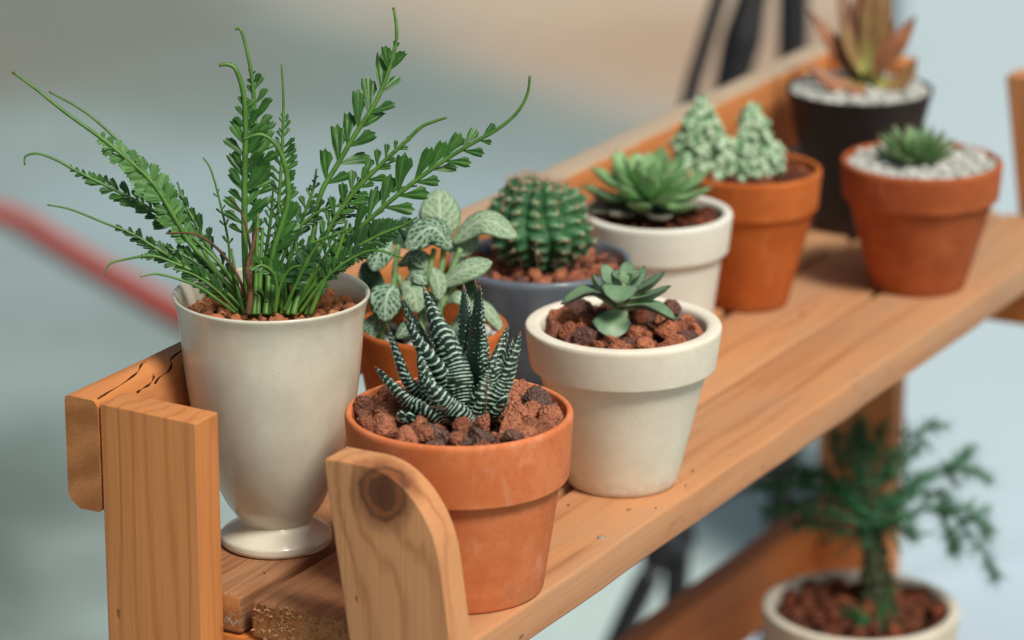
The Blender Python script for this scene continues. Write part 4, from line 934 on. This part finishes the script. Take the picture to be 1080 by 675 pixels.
G = Vector((35.74, -5.09, 0))
FG = thing('potted_mammillaria', G, 'orange terracotta pot with two knobbly pale cactus columns', 'potted plant', 'pots of plants on the upper shelf')
ri, zs = clay_pot(G, 6.34, 3.2, 1.78, 1.85, lip=.3, mat=M['terra_deep'], parent=FG, soil=.5, step=.3)
gravel(G, zs, ri, (.25, .5), 40, M['darklava'], FG, sub=2, layers=2, seed=35)
M['knob'] = cactusmat('knobbly_skin', (96, 144, 98), (122, 166, 120), (196, 214, 186))
GP = Vector((G.x, G.y, zs))
def knobs(parent, base, top, r0, r1, seed, nb=150):
    random.seed(seed); mb = MB(); vs, fs = ico(2)
    for i in range(nb):
        t = (i+.5)/nb; az = i*2.39996; c_ = base.lerp(top, t)
        lump = 1+.8*noise.noise(Vector((math.cos(az)*1.4+seed*3, math.sin(az)*1.4, t*3.2)))
        r_ = lerp1([(0, r0*.8), (.3, r0), (.6, r0*.78), (.82, r0*.5), (1, r1*.2)], t)*lump
        p = c_+Vector((math.cos(az), math.sin(az), .25))*r_+Vector([random.gauss(0, .07) for _ in range(3)]); s2 = random.uniform(.12, .28)*(1-.3*t)
        n_ = Vector((math.cos(az), math.sin(az), .5)).normalized()
        mb.add([p+v*s2*(1+.5*max(0, v.dot(n_))) for v in vs], fs, None, [max(0, v.dot(n_))**2 for v in vs])
    mb.tube([base, base.lerp(top, .5), top], [(0, r0*.7), (.3, r0*.85), (.7, r0*.55), (1, .05)], 14, mark=0.0)
    return mb.build('cactus_column', M['knob'], parent)
knobs(FG, at(746, 194, GP, .3), at(738, 108, GP, .3), .76, .3, 1)
knobs(FG, at(735, 190, GP, .2), at(722, 140, GP, .5), .6, .3, 6, 70)
knobs(FG, at(757, 188, GP, .5), at(764, 146, GP, .5), .5, .3, 7, 60)
knobs(FG, at(799, 190, GP, .1), at(792, 112, GP, .1), .70, .35, 2)
knobs(FG, at(810, 188, GP, .4), at(814, 152, GP, .5), .5, .3, 4, 60)
knobs(FG, at(786, 190, GP, .6), at(782, 150, GP, .6), .45, .3, 9, 50)

H_ = Vector((49.74, -4.24, 0))
FH = thing('potted_agave', H_, 'black pot with reddish brown pointed leaves in white gravel', 'potted plant', 'pots of plants on the upper shelf')
pr = soften([(0, .2), (1.8, .2, .1), (2.0, 0, .1), (3.45, 6.5, .4), (3.6, 6.96, .1), (3.4, 6.96, .1), (3.25, 6.2)])
mb = MB(); mb.lathe(pr, H_, 96); mb.build('pot', M['black_pot'], FH)
s_ = MB(); s_.add([(H_.x, H_.y, 6.5)]+[(H_.x+3.3*math.cos(k*.1309), H_.y+3.3*math.sin(k*.1309), 6.45) for k in range(48)], [(0, 1+k, 1+(k+1) % 48) for k in range(48)]); s_.build('soil', M['soil'], FH)
gravel(H_, 6.75, 3.38, (.18, .33), 170, M['pebble'], FH, sub=2, layers=2, seed=41, planes=7, rough=.04, pile=.3)
M['agave'] = succ('bronze_leaf', (156, 104, 70), (136, 86, 58), (92, 56, 42), (140, 132, 76), tiplo=.7, edge=.42)
M['agave_green'] = succ('olive_leaf', (140, 118, 72), (136, 100, 64), (112, 70, 50), (160, 164, 92), tiplo=.6, edge=.36)
HP2 = Vector((H_.x, H_.y, 6.9))
mb = MB(); mb.lathe(soften([(0, -.6), (.5, -.5, .1), (.5, .6, .3), (0, .9)]), at(914, 88, HP2), 20); HS = mb.build('stem', M['suc_stem'], FH)
for k, (b_, m_, t_, d0, d1, w_, mt) in enumerate([((905, 82), (882, 52), (852, 10), .3, .8, .9, 'agave'), ((908, 80), (898, 40), (882, -24), .2, 0, 1.0, 'agave_green'), ((913, 78), (912, 30), (906, -40), .4, .3, 1.1, 'agave'),
        ((918, 78), (928, 30), (938, -30), 0, -.4, 1.0, 'agave_green'), ((922, 80), (946, 50), (966, 16), .3, .2, .85, 'agave'), ((922, 88), (950, 88), (968, 60), .6, 1.0, .8, 'agave_green'), ((906, 90), (880, 90), (850, 68), .6, 1.2, .85, 'agave'),
        ((914, 78), (918, 20), (924, -44), .8, .9, .9, 'agave_green'), ((910, 78), (896, 50), (888, 5), .9, 1.3, .7, 'agave_green'), ((918, 84), (932, 60), (944, 20), .9, 1.2, .8, 'agave'), ((912, 90), (905, 96), (888, 92), .9, 1.8, .6, 'agave')]):
    P = [at(*b_, HP2, d0), at(*m_, HP2, (d0+d1)/2+.2), at(*t_, HP2, d1)]
    w_ *= 1.15; ax = HP2-P[1]; ax.z = 0; hint = ax.normalized()*.5+Vector((0, 0, .6))-fw*1.3
    mb = MB(); fleshy(mb, P, [(0, w_*.6), (.3, w_*.9), (.55, w_), (.8, w_*.6), (1, .03)], [(0, .3), (.6, .28), (1, .03)], hint, nu=12, nv=16, cup=.3); mb.build('leaf', M[mt], HS)

I_ = Vector((41.98, -10.78, 0))
FI = thing('potted_sempervivum', I_, 'brownish terracotta pot with a spiky green rosette on white gravel, rightmost on the upper shelf', 'potted plant', 'pots of plants on the upper shelf')
ri, zs = clay_pot(I_, 5.99, 3.71, 2.15, 1.75, lip=.3, mat=M['terra_far'], parent=FI, soil=.3, step=.36, Rband=3.6)
gravel(I_, zs+.05, ri, (.18, .32), 190, M['pebble'], FI, sub=2, layers=2, seed=43, planes=7, rough=.04)
M['spiky'] = succ('spiky_leaf', (88, 132, 80), (108, 150, 94), (120, 100, 84), (120, 156, 88), tiplo=.8)
ic = at(966, 166, (I_.x, I_.y, zs+.2), .1)
mb = MB(); mb.lathe(soften([(0, -.4), (.5, -.3, .1), (.4, .5, .2), (0, .7)]), ic, 20); IS = mb.build('stem', M['suc_stem'], FI)
rosette(IS, ic+Vector((0, 0, .12)), 46, 2.1, M['spiky'], .66, 66, 4, seed=3, curl=.6, wt=[(0, .9), (.4, 1), (.75, .6), (1, .03)])

# ------------------------------------------------------------------ lower shelf: conifer-like plant in a pale bowl pot
J = onz(908, 638, -16.3); JZ = -16.3; J0 = Vector((J.x, J.y, -25.0))
FJ = thing('potted_conifer', J0, 'pale pot with a thick stemmed dark needle leaved plant on the lower shelf', 'potted plant')
ri, zs = clay_pot(J0, 8.7, 4.72, 3.0, 2.2, lip=.55, mat=M['white_low'], parent=FJ, soil=.55, step=.35, bev=.2)
gravel(J0, zs, ri, (.35, .65), 46, M['darklava'], FJ, sub=2, layers=2, seed=51, pile=.3)
JP = Vector((J.x, J.y, zs))
M['trunk'] = cactusmat('knobbly_trunk', (52, 66, 40), (72, 74, 48), (110, 104, 74))
M['needle'] = leafmat('needle', (76, 138, 94), (56, 112, 76), trans=.1)
M['needle_b'] = leafmat('needle_bright', (56, 140, 84), (44, 120, 70), trans=.2)
mb = MB(); mb.tube([at(x, y, JP) for x, y in ((930, 668), (926, 630), (922, 590), (918, 550), (914, 500), (910, 455), (906, 440))], [(0, .68), (.25, .56), (.6, .45), (.8, .24), (1, .1)], 16, 30)
random.seed(8)
for k in range(150):
    t = random.random(); y = 665-150*t; x = 930-13*t; az = random.uniform(0, 6.28); p = at(x, y, JP)+Vector((math.cos(az), math.sin(az), 0))*(.85-.3*t); vs, fs = ico(1); mb.add([p+v*.16 for v in vs], fs)
JT = mb.build('trunk', M['trunk'], FJ)
TN = [([(922, 590), (917, 545), (912, 490), (908, 450)], 0, 0, 'd')]
BR = [([(918, 545), (880, 520), (840, 510), (795, 516)], .5, 1.0, 'b'), ([(918, 555), (880, 545), (840, 540), (800, 538)], 1.0, 1.6, 'd'), ([(916, 530), (890, 500), (880, 470), (876, 448)], -.4, -.6, 'd'), ([(912, 500), (906, 470), (905, 440)], .3, .3, 'd'),
      ([(916, 520), (945, 480), (970, 455), (996, 447)], -.4, -.8, 'd'), ([(918, 535), (955, 515), (990, 500), (1020, 494), (1048, 508)], .4, .8, 'd'), ([(920, 550), (955, 545), (995, 535), (1020, 560), (1042, 590), (1050, 612)], .8, 1.6, 'd'),
      ([(918, 540), (950, 525), (985, 520), (1010, 540)], -.5, -1, 'd'), ([(918, 515), (940, 500), (960, 482), (972, 470)], .2, .1, 'd'), ([(918, 560), (890, 560), (862, 552), (838, 556)], .6, .8, 'd'), ([(918, 530), (885, 515), (850, 496), (815, 502)], .2, .4, 'd'), ([(918, 540), (880, 530), (850, 528), (820, 545)], .4, .2, 'd'), ([(916, 520), (898, 490), (896, 460)], .2, .6, 'd'), ([(918, 545), (940, 535), (962, 520), (975, 500)], .9, 1.1, 'd'), ([(920, 552), (945, 556), (970, 566)], .9, 1.3, 'd'), ([(1010, 550), (1030, 548), (1046, 560)], 1.2, 1, 'd'), ([(924, 655), (912, 655), (900, 668)], 1.5, 2.0, 'b'), ([(926, 640), (932, 652), (945, 665)], 1.5, 2.2, 'b'),
      ([(916, 530), (895, 520), (870, 500), (850, 508)], -.6, -1.5, 'd'), ([(914, 510), (925, 470), (930, 450)], -.5, -.9, 'd'), ([(995, 500), (1010, 485), (1022, 478)], .5, .3, 'd'), ([(990, 538), (1000, 560), (1005, 580)], 1, 1.2, 'd')]
def needles(mb, P, dens, l0, l1):
    C = catmull(P, 40); Ln = sum((a_-b_).length for a_, b_ in zip(P, P[1:]))
    for q in range(int(Ln*dens)):
        k = random.randint(0, 39); c_ = C[k]; tg = (C[k+1]-C[k]).normalized()
        d = (tg*random.uniform(.3, 1.1)+Vector([random.gauss(0, 1) for _ in range(3)]).normalized()).normalized()*random.uniform(l0, l1)
        s2 = d.orthogonal().normalized()*.026; s3 = d.cross(s2).normalized()*.022
        mb.add([c_+s2, c_-s2*.5+s3, c_-s2*.5-s3, c_+d], [(0, 1, 3), (1, 2, 3), (2, 0, 3)])
for pts, d0, d1, mt in BR+TN:
    n = len(pts); P = [at(x, y, JP, d0+(d1-d0)*i/(n-1)) for i, (x, y) in enumerate(pts)]
    mb = MB(); mb.tube(P, [(0, .12), (1, .035)], 6); needles(mb, P, 38, .5, 1.1)
    C = catmull(P, 40); Ln = sum((a_-b_).length for a_, b_ in zip(P, P[1:])); k = 4
    while k < 39 and n > 2:
        tg = (C[k+1]-C[k-1]).normalized(); o_ = (tg*.8+Vector([random.gauss(0, 1) for _ in range(3)]).normalized()*.9+Vector((0, 0, -.1))).normalized()
        L2 = random.uniform(.7, 1.9)*(1.1-k/50); tw = [C[k], C[k]+o_*L2*.5, C[k]+o_*L2+Vector((0, 0, -.12*L2))]
        mb.tube(tw, [(0, .05), (1, .02)], 5, 6); needles(mb, tw, 22, .4, .8); k += random.randint(2, 5)
    mb.build('branch', M['needle_b' if mt == 'b' else 'needle'], JT)
for o in bpy.data.objects:
    if '_o' in o: del o['_o']
